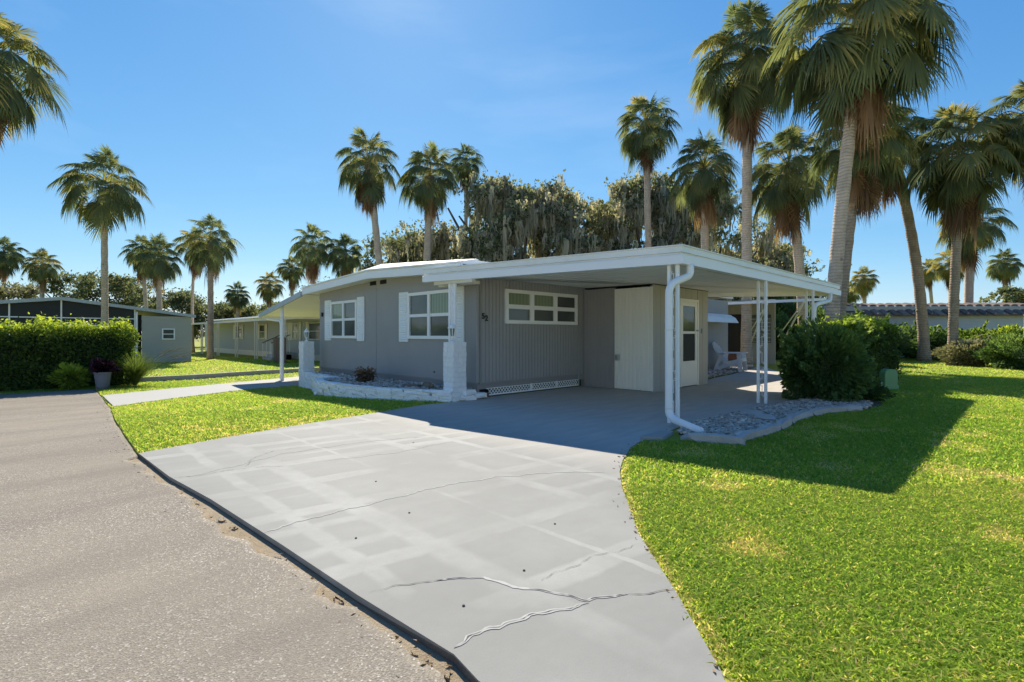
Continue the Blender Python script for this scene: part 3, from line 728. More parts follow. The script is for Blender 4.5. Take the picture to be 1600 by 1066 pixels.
# ------------------------------------------------------------------ carport
car = thing('carport', 'white flat-roofed carport with scrolled posts over the grey slab', 'carport', (9.5, 5.3, 0))
def cz(y, base): return base + (y - 3.35) * .0135
CP = [(5.83, 8.5), (6.55, 3.35), (14.8, 3.35), (12.75, 7.6), (6.04, 7.6), (6.04, 8.5)]
ins = [(5.93, 8.48), (6.63, 3.43), (14.67, 3.43), (12.65, 7.58), (6.03, 7.58), (6.03, 8.48)]
MB().prism(ins, lambda x, y: cz(y, 2.325), lambda x, y: cz(y, 2.40)).build('ceiling', M['ceiling'], car)
MB().prism([(5.85, 8.49), (6.57, 3.37), (14.77, 3.37), (12.73, 7.59), (6.03, 7.59), (6.03, 8.49)], lambda x, y: cz(y, 2.43), lambda x, y: cz(y, 2.474)).build('roof_sheet', M['white2'], car)
rib_ = MB()
xx = 6.9
while xx < 12.6: rib_.bar((xx, 3.5, cz(3.5, 2.328)), (xx, 7.5, cz(7.5, 2.328)), .012, .012); xx += .3
rib_.build('ceiling_seam', M['ceiling'], car, 'stuff')
run = [(5.83, 8.5), (6.55, 3.35), (14.8, 3.35), (12.75, 7.6)]
run3 = [(x, y, cz(y, 0)) for x, y in run]
# travel is down the front edge, then along the right edge: outward = right of travel
def prof(pts): return [(o, u) for o, u in pts]
MB().sweep(run3, prof([(.012, 2.225), (-.09, 2.225), (-.09, 2.352), (.0, 2.352), (.012, 2.345)])).build('fascia_lower', M['white'], car)
MB().sweep(run3, prof([(-.045, 2.354), (-.09, 2.354), (-.09, 2.39), (-.045, 2.39)])).build('fascia_groove', M['white2'], car)
MB().sweep(run3, prof([(-.008, 2.392), (-.09, 2.39), (-.09, 2.475), (.012, 2.49), (.012, 2.478), (-.008, 2.465)])).build('fascia_upper', M['white2'], car)
MB().sweep(run3[1:3], prof([(-.10, 2.235), (-.20, 2.235), (-.20, 2.32), (-.10, 2.32)])).build('gutter_beam', M['cream'], car)
MB().box(6.14, 6.34, 7.35, 8.4, 2.21, 2.275).build('beam_end', M['cream'], car)
MB().bar((6.0, 8.3, 2.28), (6.06, 7.2, 2.265), .09, .10).build('front_beam', M['cream'], car)
# two-tube posts with wrought scrolls between
def scroll_post(x, y, z0, z1, gap=.15, tw=.048, along_y=False):
    p = bpy.data.objects.new('post', None); COL.objects.link(p); p.parent = car; p.location = Vector((x, y, z0)) - wloc(car)
    d = Vector((0, 1, 0)) if along_y else Vector((1, 0, 0))
    for s in (-1, 1):
        q = Vector((x, y, 0)) + d * (s * gap / 2)
        MB().box(q.x - tw / 2, q.x + tw / 2, q.y - tw / 2, q.y + tw / 2, z0, z1).build('tube', M['white'], p, bevel=.004)
    sc = MB(); z = z0 + .12; flip = 1; o = Vector((x, y, 0)); r = (gap - tw) / 2
    while z < z1 - .25:
        pts = []
        for k in range(22):                     # an S: two small spirals joined by a diagonal
            t = k / 21
            if t < .35:
                a = (1 - t / .35) * 5.6; rr = .010 + .016 * (t / .35); pts.append(o + d * (flip * (-r + .022 + rr * math.cos(a) * .9)) + Vector((0, 0, z + .03 + rr * math.sin(a))))
            elif t < .65:
                u = (t - .35) / .3; pts.append(o + d * (flip * (-r + .045 + (2 * r - .09) * u)) + Vector((0, 0, z + .03 + .20 * u)))
            else:
                u = (t - .65) / .35; a = math.pi + u * 5.6; rr = .026 - .016 * u; pts.append(o + d * (flip * (r - .022 + rr * math.cos(a) * .9)) + Vector((0, 0, z + .235 + rr * math.sin(a))))
        sc.tube(pts, .0055, 5); z += .30; flip = -flip
    sc.build('scrollwork', M['white'], p, 'stuff')
    return p
scroll_post(6.64, 3.53, -.03, cz(3.5, 2.33), .125, .046, True)
scroll_post(9.75, 3.44, -.02, cz(3.4, 2.33), .13, .046, True)
scroll_post(12.6, 3.44, -.02, cz(3.4, 2.33), .13, .046, True)
scroll_post(6.02, 7.78, 1.115, cz(7.8, 2.24), .17, .045, True)
o = MB().box(6.035, 6.05, 7.70, 7.88, 1.12, 2.25).build('post_panel', M['stone_white'], car)
def pipe(pts, r=.048, n=10, rounds=5):
    P = [Vector(p) for p in pts]; Q = [P[0]]
    for i in range(1, len(P) - 1):
        a, b, c = P[i - 1], P[i], P[i + 1]; l = min(.13, (b - a).length * .45, (c - b).length * .45)
        s, e = b + (a - b).normalized() * l, b + (c - b).normalized() * l
        for k in range(rounds + 1):
            t = k / rounds; Q.append(s * (1 - t) ** 2 + b * 2 * t * (1 - t) + e * t * t)
    Q.append(P[-1]); return MB().tube(Q, r, n)
pipe([(6.80, 3.36, 2.24), (6.80, 3.36, 2.08), (6.46, 3.50, 1.94), (6.455, 3.50, .15), (6.42, 3.40, .09), (6.06, 2.86, .055)], .052).build('downspout', M['white'], car, smooth=True)
for z in (.22, 1.3): MB().lathe([(.056, 0), (.056, .025)], (6.456, 3.50, z), 10).build('pipe_strap', M['white2'], car)
pipe([(13.9, 3.36, 2.25), (13.9, 3.36, 2.06), (13.1, 3.42, 1.95), (12.95, 3.45, 1.88), (12.95, 3.45, .05)], .05).build('downspout', M['white2'], car, smooth=True)

# ------------------------------------------------------------------ storage room under the carport
shed = thing('storage_room', 'grey storage room under the carport with a white ribbed door', 'storage room', (11.2, 6.7, 0))
ribbed(6.76, 7.655, .1, .01, 1, 9.95, .0, 2.335, -1).build('front_wall', M['siding'], shed)
dr = ribbed(5.77, 6.745, .108, .02, 1, 9.925, .012, 2.30, -1, .4).build('ribbed_door', M['doorw'], shed)
for a, b in (((9.86, 9.924), (6.60, 6.70)),):
    MB().box(a[0], a[1], b[0], b[1], .66, .80).build('latch', M['greyroof'], shed, bevel=.01)
    MB().box(a[0] - .012, a[0] - .001, b[0] + .02, b[1] - .02, .69, .77).build('latch_cover', M['skirt'], shed)
xs = 9.95
i = 0
while xs < 12.58:                                       # tongued boards of the wall beside the door
    w_ = min(.295, 12.6 - xs)
    if xs + w_ <= 11.09 or xs >= 12.03: MB().box(xs, xs + w_ - .012, 5.75, 5.80, .0, 2.345).build('board', M['beige'], shed)
    else:
        x0 = max(xs, 9.95); 
        if x0 < 11.09: MB().box(x0, 11.09 - .004, 5.75, 5.80, .0, 2.345).build('board', M['beige'], shed)
        if xs + w_ > 12.03: MB().box(12.034, xs + w_ - .012, 5.75, 5.80, .0, 2.345).build('board', M['beige'], shed)
        MB().box(max(xs, 11.09), min(xs + w_, 12.03) - .012, 5.75, 5.80, 2.11, 2.345).build('board', M['beige'], shed)
    xs += .295
MB().box(9.98, 12.58, 5.802, 5.86, .0, 2.33).build('side_lining', M['skirt'], shed)
MB().box(12.54, 12.598, 5.862, 7.64, .0, 2.33).build('back_wall', M['beige'], shed)
dd = bpy.data.objects.new('screen_door', None); COL.objects.link(dd); dd.parent = shed; dd.location = Vector((11.55, 5.75, 0)) - wloc(shed)
for x0, x1, z0, z1 in ((11.09, 11.15, .02, 2.10), (11.97, 12.03, .02, 2.10), (11.15, 11.97, 2.04, 2.10)): MB().box(x0, x1, 5.72, 5.80, z0, z1).build('casing', M['doorw'], dd)
for x0, x1, z0, z1 in ((11.15, 11.25, .03, 2.035), (11.87, 11.965, .03, 2.035), (11.25, 11.87, 1.93, 2.035), (11.25, 11.87, 1.27, 1.33), (11.25, 11.87, .03, .62)): MB().box(x0, x1, 5.735, 5.775, z0, z1).build('stile', M['doorw'], dd)
MB().box(11.25, 11.87, 5.750, 5.76, 1.33, 1.93).build('pane', M['glass'], dd)
MB().box(11.25, 11.87, 5.750, 5.76, .62, 1.27).build('screen_panel', M['screen'], dd)
MB().lathe([(.03, 0), (.032, .02), (.02, .04)], (11.92, 5.70, 1.33), 10).build('knob', M['greyroof'], dd)
MB().box(12.2, 12.26, 5.735, 5.749, 1.28, 1.40).build('switch_plate', M['skirt'], shed)
MB().box(9.93, 12.6, 5.73, 7.6, 2.346, 2.372).build('top_plate', M['dark'], shed)
# rear part of the house wall: window hood
hood = MB()
hp = [(15.2, 1.62), (15.2, 2.02), (15.2, 2.02)]
hood.extr([(7.64, 1.98), (7.40, 1.94), (7.22, 1.82), (7.12, 1.66), (7.14, 1.65), (7.24, 1.80), (7.41, 1.92), (7.64, 1.96)], 0, 14.6, 18.0)
hood.build('window_hood', M['white2'], house)
window(house, 0, Y0, -1, 14.7, 15.5, 1.0, 1.85, 1, 2, ['glass'], .05, .05)

# ------------------------------------------------------------------ garden chair
ch = thing('garden_chair', 'white slatted garden chair on river stones against the grey wall', 'chair', (17.15, 7.0, .04))
kw = dict(absolute=False)                               # built facing -Y, then turned
n = 7
for i in range(n):                                      # fan of back slats with a rounded top
    u = (i - 3) / 3; x = u * .24; h = .80 - .17 * u * u
    dy = .42
    MB().bar((x * .8, .20, .26), (x * 1.12, .20 + dy * h / .8 * .9, .26 + h * .82), .066, .016, (1, 0, 0.001)).build('back_slat', M['chair'], ch, **kw)
MB().bar((-.27, .30, .44), (.27, .30, .44), .02, .06).build('back_rail', M['chair'], ch, **kw)
MB().bar((-.25, .50, .78), (.25, .50, .78), .02, .06).build('back_rail', M['chair'], ch, **kw)
for i in range(6):
    y = -.30 + i * .088; z = .39 - i * .024
    MB().bar((-.27, y, z), (.27, y, z), .076, .02).build('seat_slat', M['chair'], ch, **kw)
for s in (-1, 1):
    MB().bar((s * .29, -.36, .37), (s * .27, .42, .06), .03, .12).build('side_rail', M['chair'], ch, **kw)
    MB().bar((s * .31, -.32, 0), (s * .31, -.27, .56), .12, .03, (1, 0, 0)).build('leg', M['chair'], ch, **kw)
    MB().bar((s * .29, .46, 0), (s * .29, .22, .56), .09, .03, (1, 0, 0)).build('leg', M['chair'], ch, **kw)
    MB().bar((s * .33, -.38, .575), (s * .32, .36, .575), .13, .025).build('arm', M['chair'], ch, bevel=.01, **kw)
MB().bar((-.28, -.345, .36), (.28, -.345, .36), .02, .1).build('front_rail', M['chair'], ch, **kw)
ch.rotation_euler = (0, 0, R(8)); ch.scale = (1.05,) * 3

# ------------------------------------------------------------------ green utility pedestal
ub = thing('utility_box', 'small round-topped green utility pedestal on the lawn by the hedge', 'utility box', (14.35, 2.3, 0))
pr = [(-.15, .0), (.15, .0), (.15, .36), (.13, .42), (.08, .455), (0, .465), (-.08, .455), (-.13, .42), (-.15, .36)]
c, s = math.cos(AZ - R(90)), math.sin(AZ - R(90))
def turn(mb, cx_, cy_):
    mb.v = [(cx_ + x * c - y * s, cy_ + x * s + y * c, z) for x, y, z in mb.v]; return mb
turn(MB().extr(pr, 1, -.1, .1), 14.35, 2.3).build('cover', M['greenbox'], ub, bevel=.012)
turn(MB().box(-.16, .16, -.11, .11, -.02, .1), 14.35, 2.3).build('base', M['greenbox'], ub)
turn(MB().box(-.175, -.152, -.02, .02, -.02, .16), 14.35, 2.3).build('marker_stake', M['white'], ub)

# ------------------------------------------------------------------ neighbour to the left: screened gable porch and siding wall
nb = thing('neighbour_house', 'grey house with a dark screened gable porch behind the clipped hedge', 'house', (1.6, 34, -.24))
YN = 33.0; XR = 1.65; ZG = -.26
def nz(x): return 2.92 - .128 * abs(x - XR)
xs_ = [-9, XR, 7.3]
for a, b in ((-9, XR), (XR, 7.3)):
    MB().extr([(a, nz(a)), (b, nz(b)), (b, nz(b) + .16), (a, nz(a) + .16)], 1, YN - .25, YN - .17).build('fascia_board', M['greyroof'], nb)
    MB().extr([(a, nz(a) + .03), (b, nz(b) + .03), (b, nz(b) + .12), (a, nz(a) + .12)], 1, YN - .168, YN + 12).build('roof', M['greyroof'], nb)
P_ = [-6.5, -2.9, -.15, 1.65, 3.3, 4.55]
for a, b in zip(P_[:-1], P_[1:]):
    top = [(b, nz(b)), (a, nz(a))] if not (a < XR < b) else [(b, nz(b)), (XR, nz(XR)), (a, nz(a))]
    MB().extr([(a + .03, ZG), (b - .03, ZG)] + top, 1, YN + .02, YN + .03).build('insect_screen', M['screen'], nb)
    MB().box(a, b, YN - .03, YN + .015, 2.05, 2.10).build('screen_rail', M['white'], nb)
for p in P_: MB().box(p - .03, p + .03, YN - .04, YN + .018, ZG, nz(p)).build('screen_post', M['white'], nb)
MB().box(-9, 4.6, YN + 3, YN + 3.1, ZG, 2.4).build('porch_wall', M['skirt'], nb)
zc = ZG
while zc < 2.35:                                        # lap siding boards
    MB().extr([(YN - .10, zc), (YN - .078, zc + .148), (YN + .02, zc + .148), (YN + .02, zc)], 0, 4.85, 7.1).build('siding_board', M['sidA'], nb) if zc + .15 < nz(7.1) else MB().extr([(YN - .10, zc), (YN - .078, min(zc + .148, 2.24)), (YN + .02, min(zc + .148, 2.24)), (YN + .02, zc)], 0, 4.85, 7.1).build('siding_board', M['sidA'], nb)
    zc += .15
    if zc > 2.2: break
MB().box(7.02, 7.1, YN + .03, YN + 12, ZG, 2.25).build('side_wall', M['sidA'], nb)
MB().box(4.58, 4.84, YN + .03, YN + .06, ZG, 2.3).build('recess', M['dark'], nb)
MB().tube([(4.62, YN - .1, 2.45), (4.62, YN - .1, ZG)], .045, 8).build('downspout', M['white'], nb)
window(nb, 0, YN - .1, -1, 5.72, 6.32, .98, 1.58, 1, 2, ['glass'], .06, .06)
window(nb, 0, YN - .04, -1, 1.9, 3.2, .5, 1.75, 2, 1, ['glass'], .08, .08, fmat='greyroof')
window(nb, 0, YN - .04, -1, -1.4, -.3, .5, 1.75, 2, 1, ['glass'], .08, .08, fmat='greyroof')

# ------------------------------------------------------------------ second neighbour: awning on posts along the front
n2 = thing('awning_house', 'pale blue house with a white front awning on slim posts across the grass', 'house', (12, 38, -.3))
XW, XA = 12.3, 10.45
MB().box(XW, XW + .1, 24, 52, ZG, .12).build('base_skirt', M['cream'], n2)
zc = .12
while zc < 2.2:
    MB().extr([(XW - .03, zc), (XW - .008, zc + .168), (XW + .1, zc + .168), (XW + .1, zc)], 1, 24, 52).build('siding_board', M['sidB'], n2); zc += .17
for k in range(24):
    y = 26.0 + k * 1.0
    MB().add([(XA, y, 2.14), (XA, y + .985, 2.14), (XW + .02, y + .985, 2.30), (XW + .02, y, 2.30), (XA, y, 2.17), (XA, y + .985, 2.17), (XW + .02, y + .985, 2.33), (XW + .02, y, 2.33)],
             [(0, 3, 2, 1), (4, 5, 6, 7), (0, 1, 5, 4), (1, 2, 6, 5), (2, 3, 7, 6), (3, 0, 4, 7)]).build('awning_sheet', M['white'], n2)
MB().box(XA - .06, XA - .004, 26, 50, 2.06, 2.19).build('awning_fascia', M['cream'], n2)
MB().extr([(XW - .25, 2.42), (XW + 5, 2.75), (XW + 5, 2.85), (XW - .25, 2.52)], 1, 24, 50).build('roof', M['white2'], n2)
for y in (28.2, 32.6, 36.4, 40.6, 45):
    for dy in (0, .42): MB().box(XA, XA + .06, y + dy, y + dy + .06, ZG, 2.13).build('post', M['cream'], n2)
for y0, y1, mats in ((41.6, 43.2, ['glass']), (36.6, 37.7, ['blind', 'glass']), (32.6, 33.5, ['glass']), (30.9, 31.8, ['blind']), (27.4, 29.4, ['glass'])):
    window(n2, 1, XW - .035, -1, y0, y1, .95, 1.95, 1, 2, mats, .06, .05, fmat='cream')
    for a in (y0 - .42, y1 + .04): MB().box(XW - .07, XW - .034, a, a + .36, .9, 2.0).build('shutter', M['cream'], n2)
# step rail and leaning lattice by the neighbour's door
stp = thing('door_steps', 'dark railed door steps in front of the pale blue house', 'steps', (11.2, 31.5, -.24))
for k in range(3): MB().box(10.7 + k * .28, 11.9, 31.0, 32.4, ZG - .04, ZG + .16 * (k + 1)).build('step', M['edging'], stp)
for y in (31.0, 32.4):
    MB().bar((10.7, y, .75), (11.8, y, 1.25), .05, .04).build('handrail', M['black'], stp)
    for k in range(6): MB().bar((10.72 + k * .21, y, ZG + .1 + k * .06), (10.72 + k * .21, y, .75 + k * .095), .03, .03).build('baluster', M['white'], stp)
sc_ = thing('timber_screen', 'brown timber privacy screen standing beside the porch awning post', 'screen', (10.2, 28.3, -.24))
for k in range(9): MB().box(10.2, 10.23, 27.4 + k * .2, 27.58 + k * .2, ZG, 1.1).build('plank', M['wood'] if k % 3 else M['brick'], sc_)
MB().box(10.16, 10.198, 27.4, 29.18, .95, 1.02).build('rail', M['wood'], sc_)

# ------------------------------------------------------------------ right-hand neighbour: white lap siding, barrel tile roof edge
n3 = thing('tiled_house', 'white sided house with brown barrel-tile roof edge behind the shrubs', 'house', (24, -4, 0))
o3 = np.array(bearing(.62, 29.0)); d3 = (RT + FW * (-.04)); d3 = d3 / np.linalg.norm(d3); q3 = np.array([-d3[1], d3[0]])
def L3(a, b_): p = o3 + d3 * a + q3 * b_; return float(p[0]), float(p[1])
def slab3(a0, a1, pts):            # profile (depth back, z) swept along the wall line
    mb = MB(); n = len(pts); vs = [(*L3(a0, p[0]), p[1]) for p in pts] + [(*L3(a1, p[0]), p[1]) for p in pts]
    return mb.add(vs, [tuple(range(n)), tuple(range(2 * n - 1, n - 1, -1))] + [(i, n + i, n + (i + 1) % n, (i + 1) % n) for i in range(n)])
zc = -.05
while zc < 2.36:
    slab3(0, 26, [(0, zc), (.02, zc + .198), (.1, zc + .198), (.1, zc)]).build('siding_board', M['whitesid'], n3); zc += .2
def tilemat():
    t = NT('roof_tile'); oi = t.n('ShaderNodeObjectInfo')
    col = t.ramp(oi.outputs['Random'], [(0, (.12, .085, .075)), (.5, (.20, .14, .115)), (1, (.33, .25, .20))])
    return t.done(t.pbsdf(t.mix(t.math('MULTIPLY', t.noise(6, 5, .7), .6), col, (.13, .11, .10)), .85, t.noise(20, 5), .6, .02, .2))
M['tile'] = tilemat()
slab3(-.2, 26.2, [(-.45, 2.30), (-.45, 2.36), (0.3, 2.68), (0.3, 2.40)]).build('eave', M['wood'], n3)
slab3(-.2, 26.2, [(-.02, 2.60), (-.02, 2.84), (.12, 2.9), (.3, 2.62)]).build('roof_band', M['edging'], n3)
slab3(-.2, 26.2, [(.1, 2.78), (6, 3.15), (6, 2.7), (.31, 2.62)]).build('roof', M['wood'], n3)
tm = None
for row, (b0, z0, b1, z1) in enumerate(((-.55, 2.33, -.03, 2.60), (.02, 2.87, .9, 3.02))):
    for k in range(54):
        a = k * .485 - .1
        if row == 0 and k in (1, 2, 3, 27): continue
        jz = random.uniform(-.012, .02); ja = random.uniform(-.04, .04)
        mb = MB(); vs = []
        for bb, zz in ((b0, z0 + jz), (b1, z1 + jz)):
            for t in range(6):
                th = math.pi * t / 5; vs.append((*L3(a + ja + .22 + .20 * -math.cos(th), bb), zz + .085 * math.sin(th)))
        mb.add(vs, [(i, i + 1, 7 + i, 6 + i) for i in range(5)] + [(0, 1, 2, 3, 4, 5), (11, 10, 9, 8, 7, 6), (0, 6, 11, 5)])
        mb.build('roof_tile', M['tile'], n3)

# ------------------------------------------------------------------ house behind the carport: wall with door and braced awning
n4 = thing('rear_house', 'grey house behind the chair with a braced white patio awning and dark door', 'house', (24, 10, 0))
MB().box(23.0, 23.1, 7.6, 16, -.2, 2.75).build('wall', M['siding'], n4)
MB().box(22.95, 22.998, 8.9, 9.9, .1, 2.15).build('door', M['black'], n4)
for y in (8.82, 9.92): MB().box(22.93, 22.999, y, y + .07, .1, 2.2).build('door_casing', M['white'], n4)
MB().box(22.94, 22.999, 7.75, 8.7, .9, 2.1).build('jalousie', M['glass'], n4)
for k in range(7): MB().box(22.90, 22.939, 7.75, 8.7, .95 + k * .16, .97 + k * .16).build('jalousie_blade', M['greyroof'], n4)
MB().box(22.93, 22.999, 8.98, 9.82, .12, .5).build('kick_panel', M['brick'], n4)
MB().add([(20.3, 5.6, 2.44), (20.3, 11.5, 2.44), (23.0, 11.5, 2.6), (23.0, 5.6, 2.6), (20.3, 5.6, 2.54), (20.3, 11.5, 2.54), (23.0, 11.5, 2.7), (23.0, 5.6, 2.7)],
         [(0, 3, 2, 1), (4, 5, 6, 7), (0, 1, 5, 4), (1, 2, 6, 5), (2, 3, 7, 6), (3, 0, 4, 7)]).build('awning', M['white'], n4)
for y in (5.75, 7.0, 9.1, 10.6):
    MB().bar((20.4, y, 2.44), (22.9, y + 1.6, .75), .05, .05).build('brace', M['white'], n4)
    MB().bar((20.7, y + .1, 2.46), (22.9, y + 1.7, 1.15), .03, .03).build('brace', M['white'], n4)

# ------------------------------------------------------------------ foliage builders
def leaves(C, size, asp=.5, tint=None, up=0., seed=1, flat=0.):
    """diamond leaves at centres C; returns V, F, tint"""
    r = np.random.default_rng(seed); n = len(C)
    a = r.normal(0, 1, (n, 3)); a[:, 2] = a[:, 2] * (1 - flat) + up; a /= np.linalg.norm(a, axis=1)[:, None]
    b = np.cross(a, r.normal(0, 1, (n, 3))); b /= np.linalg.norm(b, axis=1)[:, None] + 1e-9
    nn = np.cross(a, b)
    L = (np.asarray(size) * r.uniform(.65, 1.35, n))[:, None]
    V = np.stack([C - a * L * .5, C + b * L * asp * .5 + nn * L * .08, C + a * L * .5, C - b * L * asp * .5 + nn * L * .08], 1).reshape(-1, 3)
    F = np.arange(4 * n).reshape(n, 4)
    t = r.uniform(0, 1, n) if tint is None else tint
    return V, F, np.repeat(t, 4)
def blob_pts(n, c, rad, r, shell=.35, lump=.22, k=9):
    """points in an uneven ellipsoid made of clumps"""
    d = r.normal(0, 1, (n, 3)); d /= np.linalg.norm(d, axis=1)[:, None]
    ln = np.zeros(n)
    for i in range(k):
        w = r.normal(0, 1, 3); w /= np.linalg.norm(w); ln += np.sin(d @ w * r.uniform(3, 8) + r.uniform(0, 6)) / k ** .5
    rr = (1 + lump * ln) * (1 - shell * r.uniform(0, 1, n) ** 1.6)
    return np.asarray(c) + d * rr[:, None] * np.asarray(rad), d
def shrub(name, label, cat, x, y, rad, h, n, size, mat, tb=.25, seed=1, group=None, asp=.5, boxy=False, stems=5, stemmat='oakbark', z=None):
    r = np.random.default_rng(seed); z0 = gzf(x, y) if z is None else z
    o = thing(name, label, cat, (x, y, z0), group)
    if boxy:
        P = r.uniform(-1, 1, (n, 3)); ax = r.integers(0, 3, n); sg = np.where(r.uniform(0, 1, n) < .5, -1, 1); sg[ax == 2] = 1
        dep = 1 - .22 * r.uniform(0, 1, n) ** 1.3
        P[np.arange(n), ax] = sg * dep
        bump = .05 * np.sin(P[:, 0] * 9 + seed) * np.cos(P[:, 1] * 7) + .05 * np.sin(P[:, 2] * 8 + P[:, 0] * 11) + r.normal(0, .03, n)
        P = P * (1 + bump[:, None]) * np.array([rad[0], rad[1], h / 2]) + np.array([0, 0, h / 2])
        hz = P[:, 2] / h
    else:
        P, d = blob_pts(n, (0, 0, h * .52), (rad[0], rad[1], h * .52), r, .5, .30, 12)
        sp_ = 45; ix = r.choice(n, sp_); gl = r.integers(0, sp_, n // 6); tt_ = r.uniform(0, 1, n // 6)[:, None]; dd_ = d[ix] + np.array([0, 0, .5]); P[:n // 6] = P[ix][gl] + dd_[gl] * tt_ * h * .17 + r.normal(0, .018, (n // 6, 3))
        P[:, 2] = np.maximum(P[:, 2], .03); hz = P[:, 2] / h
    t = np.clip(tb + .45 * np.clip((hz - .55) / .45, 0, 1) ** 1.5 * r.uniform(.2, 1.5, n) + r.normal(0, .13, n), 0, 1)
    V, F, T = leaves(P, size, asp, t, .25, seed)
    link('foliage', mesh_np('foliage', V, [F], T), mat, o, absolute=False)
    if boxy: core = MB().box(-rad[0] * .74, rad[0] * .74, -rad[1] * .74, rad[1] * .74, .02, h * .80)
    else: core = None
    if core: core.build('inner_branches', M['oakbark'], o, absolute=False)
    st_ = MB()
    for i in range(stems):
        a = 6.28 * i / stems + r.uniform(0, 1); 
        st_.tube([(.08 * math.cos(a), .08 * math.sin(a), -.02), (rad[0] * .25 * math.cos(a), rad[1] * .25 * math.sin(a), h * .35), (rad[0] * .5 * math.cos(a), rad[1] * .5 * math.sin(a), h * .72)], [.022, .017, .008], 6)
    st_.build('stems', M[stemmat], o, absolute=False)
    return o

# ------------------------------------------------------------------ sabal palms
def frond_arrays(el, seed, dead=False, Lp=1.15, Lb=.80, nseg=40):
    r = np.random.default_rng(seed); V = []; T = []; Q = []; TR = []
    g = .16 if not dead else .5
    d = np.array([math.cos(el), 0, math.sin(el)]); p = np.zeros(3); pts = [p.copy()]; ds = [d.copy()]
    for i in range(6):
        d = d + np.array([0, 0, -g * .5 * max(.15, math.cos(el))]); d /= np.linalg.norm(d); p = p + d * Lp / 6; pts.append(p.copy()); ds.append(d.copy())
    for i in range(5):                                    # the costa bends over strongly
        d = d + np.array([0, 0, -((.24 if el > .3 else .30) if not dead else .55)]); d /= np.linalg.norm(d); p = p + d * Lb * .42 / 5; pts.append(p.copy()); ds.append(d.copy())
    base = r.uniform(.15, .65)
    def up_of(d): b = np.array([0, 1., 0]); return np.cross(d, b)
    for i in range(7):                                    # petiole ribbon, folded
        u = up_of(ds[i]); w = .024 - .012 * i / 7
        V += [pts[i] + np.array([0, w, 0]) + u * .008, pts[i] - u * .012, pts[i] + np.array([0, -w, 0]) + u * .008]; T += [base + .25] * 3
    for i in range(6):
        a = 3 * i; Q += [(a, a + 1, a + 4, a + 3), (a + 1, a + 2, a + 5, a + 4)]
    for k in range(nseg):
        s = -1 + 2 * (k + .5) / nseg + r.normal(0, .008)
        f = (1 - abs(s)) ** .8 * 5; i0 = int(min(4, f)); fr = f - i0
        A = pts[6 + i0] * (1 - fr) + pts[min(11, 7 + i0)] * fr; d = ds[6 + i0]; u = up_of(d); b = np.array([0, 1., 0])
        th = s * R(118); fold = .42 if not dead else .9
        dr = d * math.cos(th) + b * math.sin(th) * (1 if not dead else .55) - u * fold * abs(math.sin(th)) * .8
        dr /= np.linalg.norm(dr)
        L = Lb * (.95 - .22 * abs(s)) * r.uniform(.88, 1.08)
        side = np.cross(dr, u); side /= np.linalg.norm(side) + 1e-9
        droop = (r.uniform(.10, .48) if el > .3 else r.uniform(.2, .65)) if not dead else r.uniform(.3, .6)
        P1 = A + dr * L * .42 + np.array([0, 0, -droop * L * .10]); P2 = A + dr * L * .74 + np.array([0, 0, -droop * L * .42]); P3 = A + dr * L * .97 + np.array([0, 0, -droop * L * 1.0])
        w1, w2 = .025 * r.uniform(.7, 1.2), .016
        v0 = len(V)
        V += [A, P1 + side * w1 - u * .006, P1 - side * w1 + u * .012, P2 + side * w2, P2 - side * w2 + u * .01, P3]
        tt = base + r.normal(0, .09)
        T += [tt - .08, tt, tt, tt + .05, tt + .05, tt + .22]
        TR += [(v0, v0 + 1, v0 + 2), (v0 + 3, v0 + 5, v0 + 4)]; Q += [(v0 + 1, v0 + 3, v0 + 4, v0 + 2)]
    return np.array(V), np.array(Q), np.array(TR), np.clip(np.array(T), 0, 1)
ELS = [82, 62, 42, 22, 2, -22, -48]
FA = {}; DA = {}
for i, e in enumerate(ELS):
    for v in range(2): FA[(i, v)] = frond_arrays(R(e), 100 + i * 7 + v, False, 1.15 if e > -10 else 1.0)
for i, e in enumerate((-30, -58, -78)):
    for v in range(2): DA[(i, v)] = frond_arrays(R(e), 300 + i * 5 + v, True, .85, .85, 28)
FM = {k: mesh_np('frond', a[0], [a[1], a[2]], a[3]) for k, a in FA.items()}
DM = {k: mesh_np('dead_frond', a[0], [a[1], a[2]], a[3]) for k, a in DA.items()}
for m in FM.values(): m.materials.append(M['palm'])
for m in DM.values(): m.materials.append(M['palmdead'])
def crown_plan(seed, dens=1., deadn=16, ragged=.0):
    r = random.Random(seed); out = []; a = r.random() * 6
    cnt = [7, 12, 16, 17, 16, 12, 5]
    for i, n_ in enumerate(cnt):
        n_ = max(2, round(n_ * dens))
        for k in range(n_):
            if r.random() < ragged: continue
            a += 2.39996 + r.uniform(-.25, .25); out.append((0, i, r.randrange(2), a, r.uniform(.72, 1.10) * (.80, .86, .93, 1, 1, 1, 1)[i], r.uniform(-.24, .24), .30 - .075 * i))
    for k in range(deadn):
        a += 2.39996 + r.uniform(-.3, .3); i = r.choice((0, 1, 1, 2, 2)); out.append((1, i, r.randrange(2), a, r.uniform(.8, 1.2), r.uniform(-.15, .15), -.30 - .18 * r.random()))
    return out
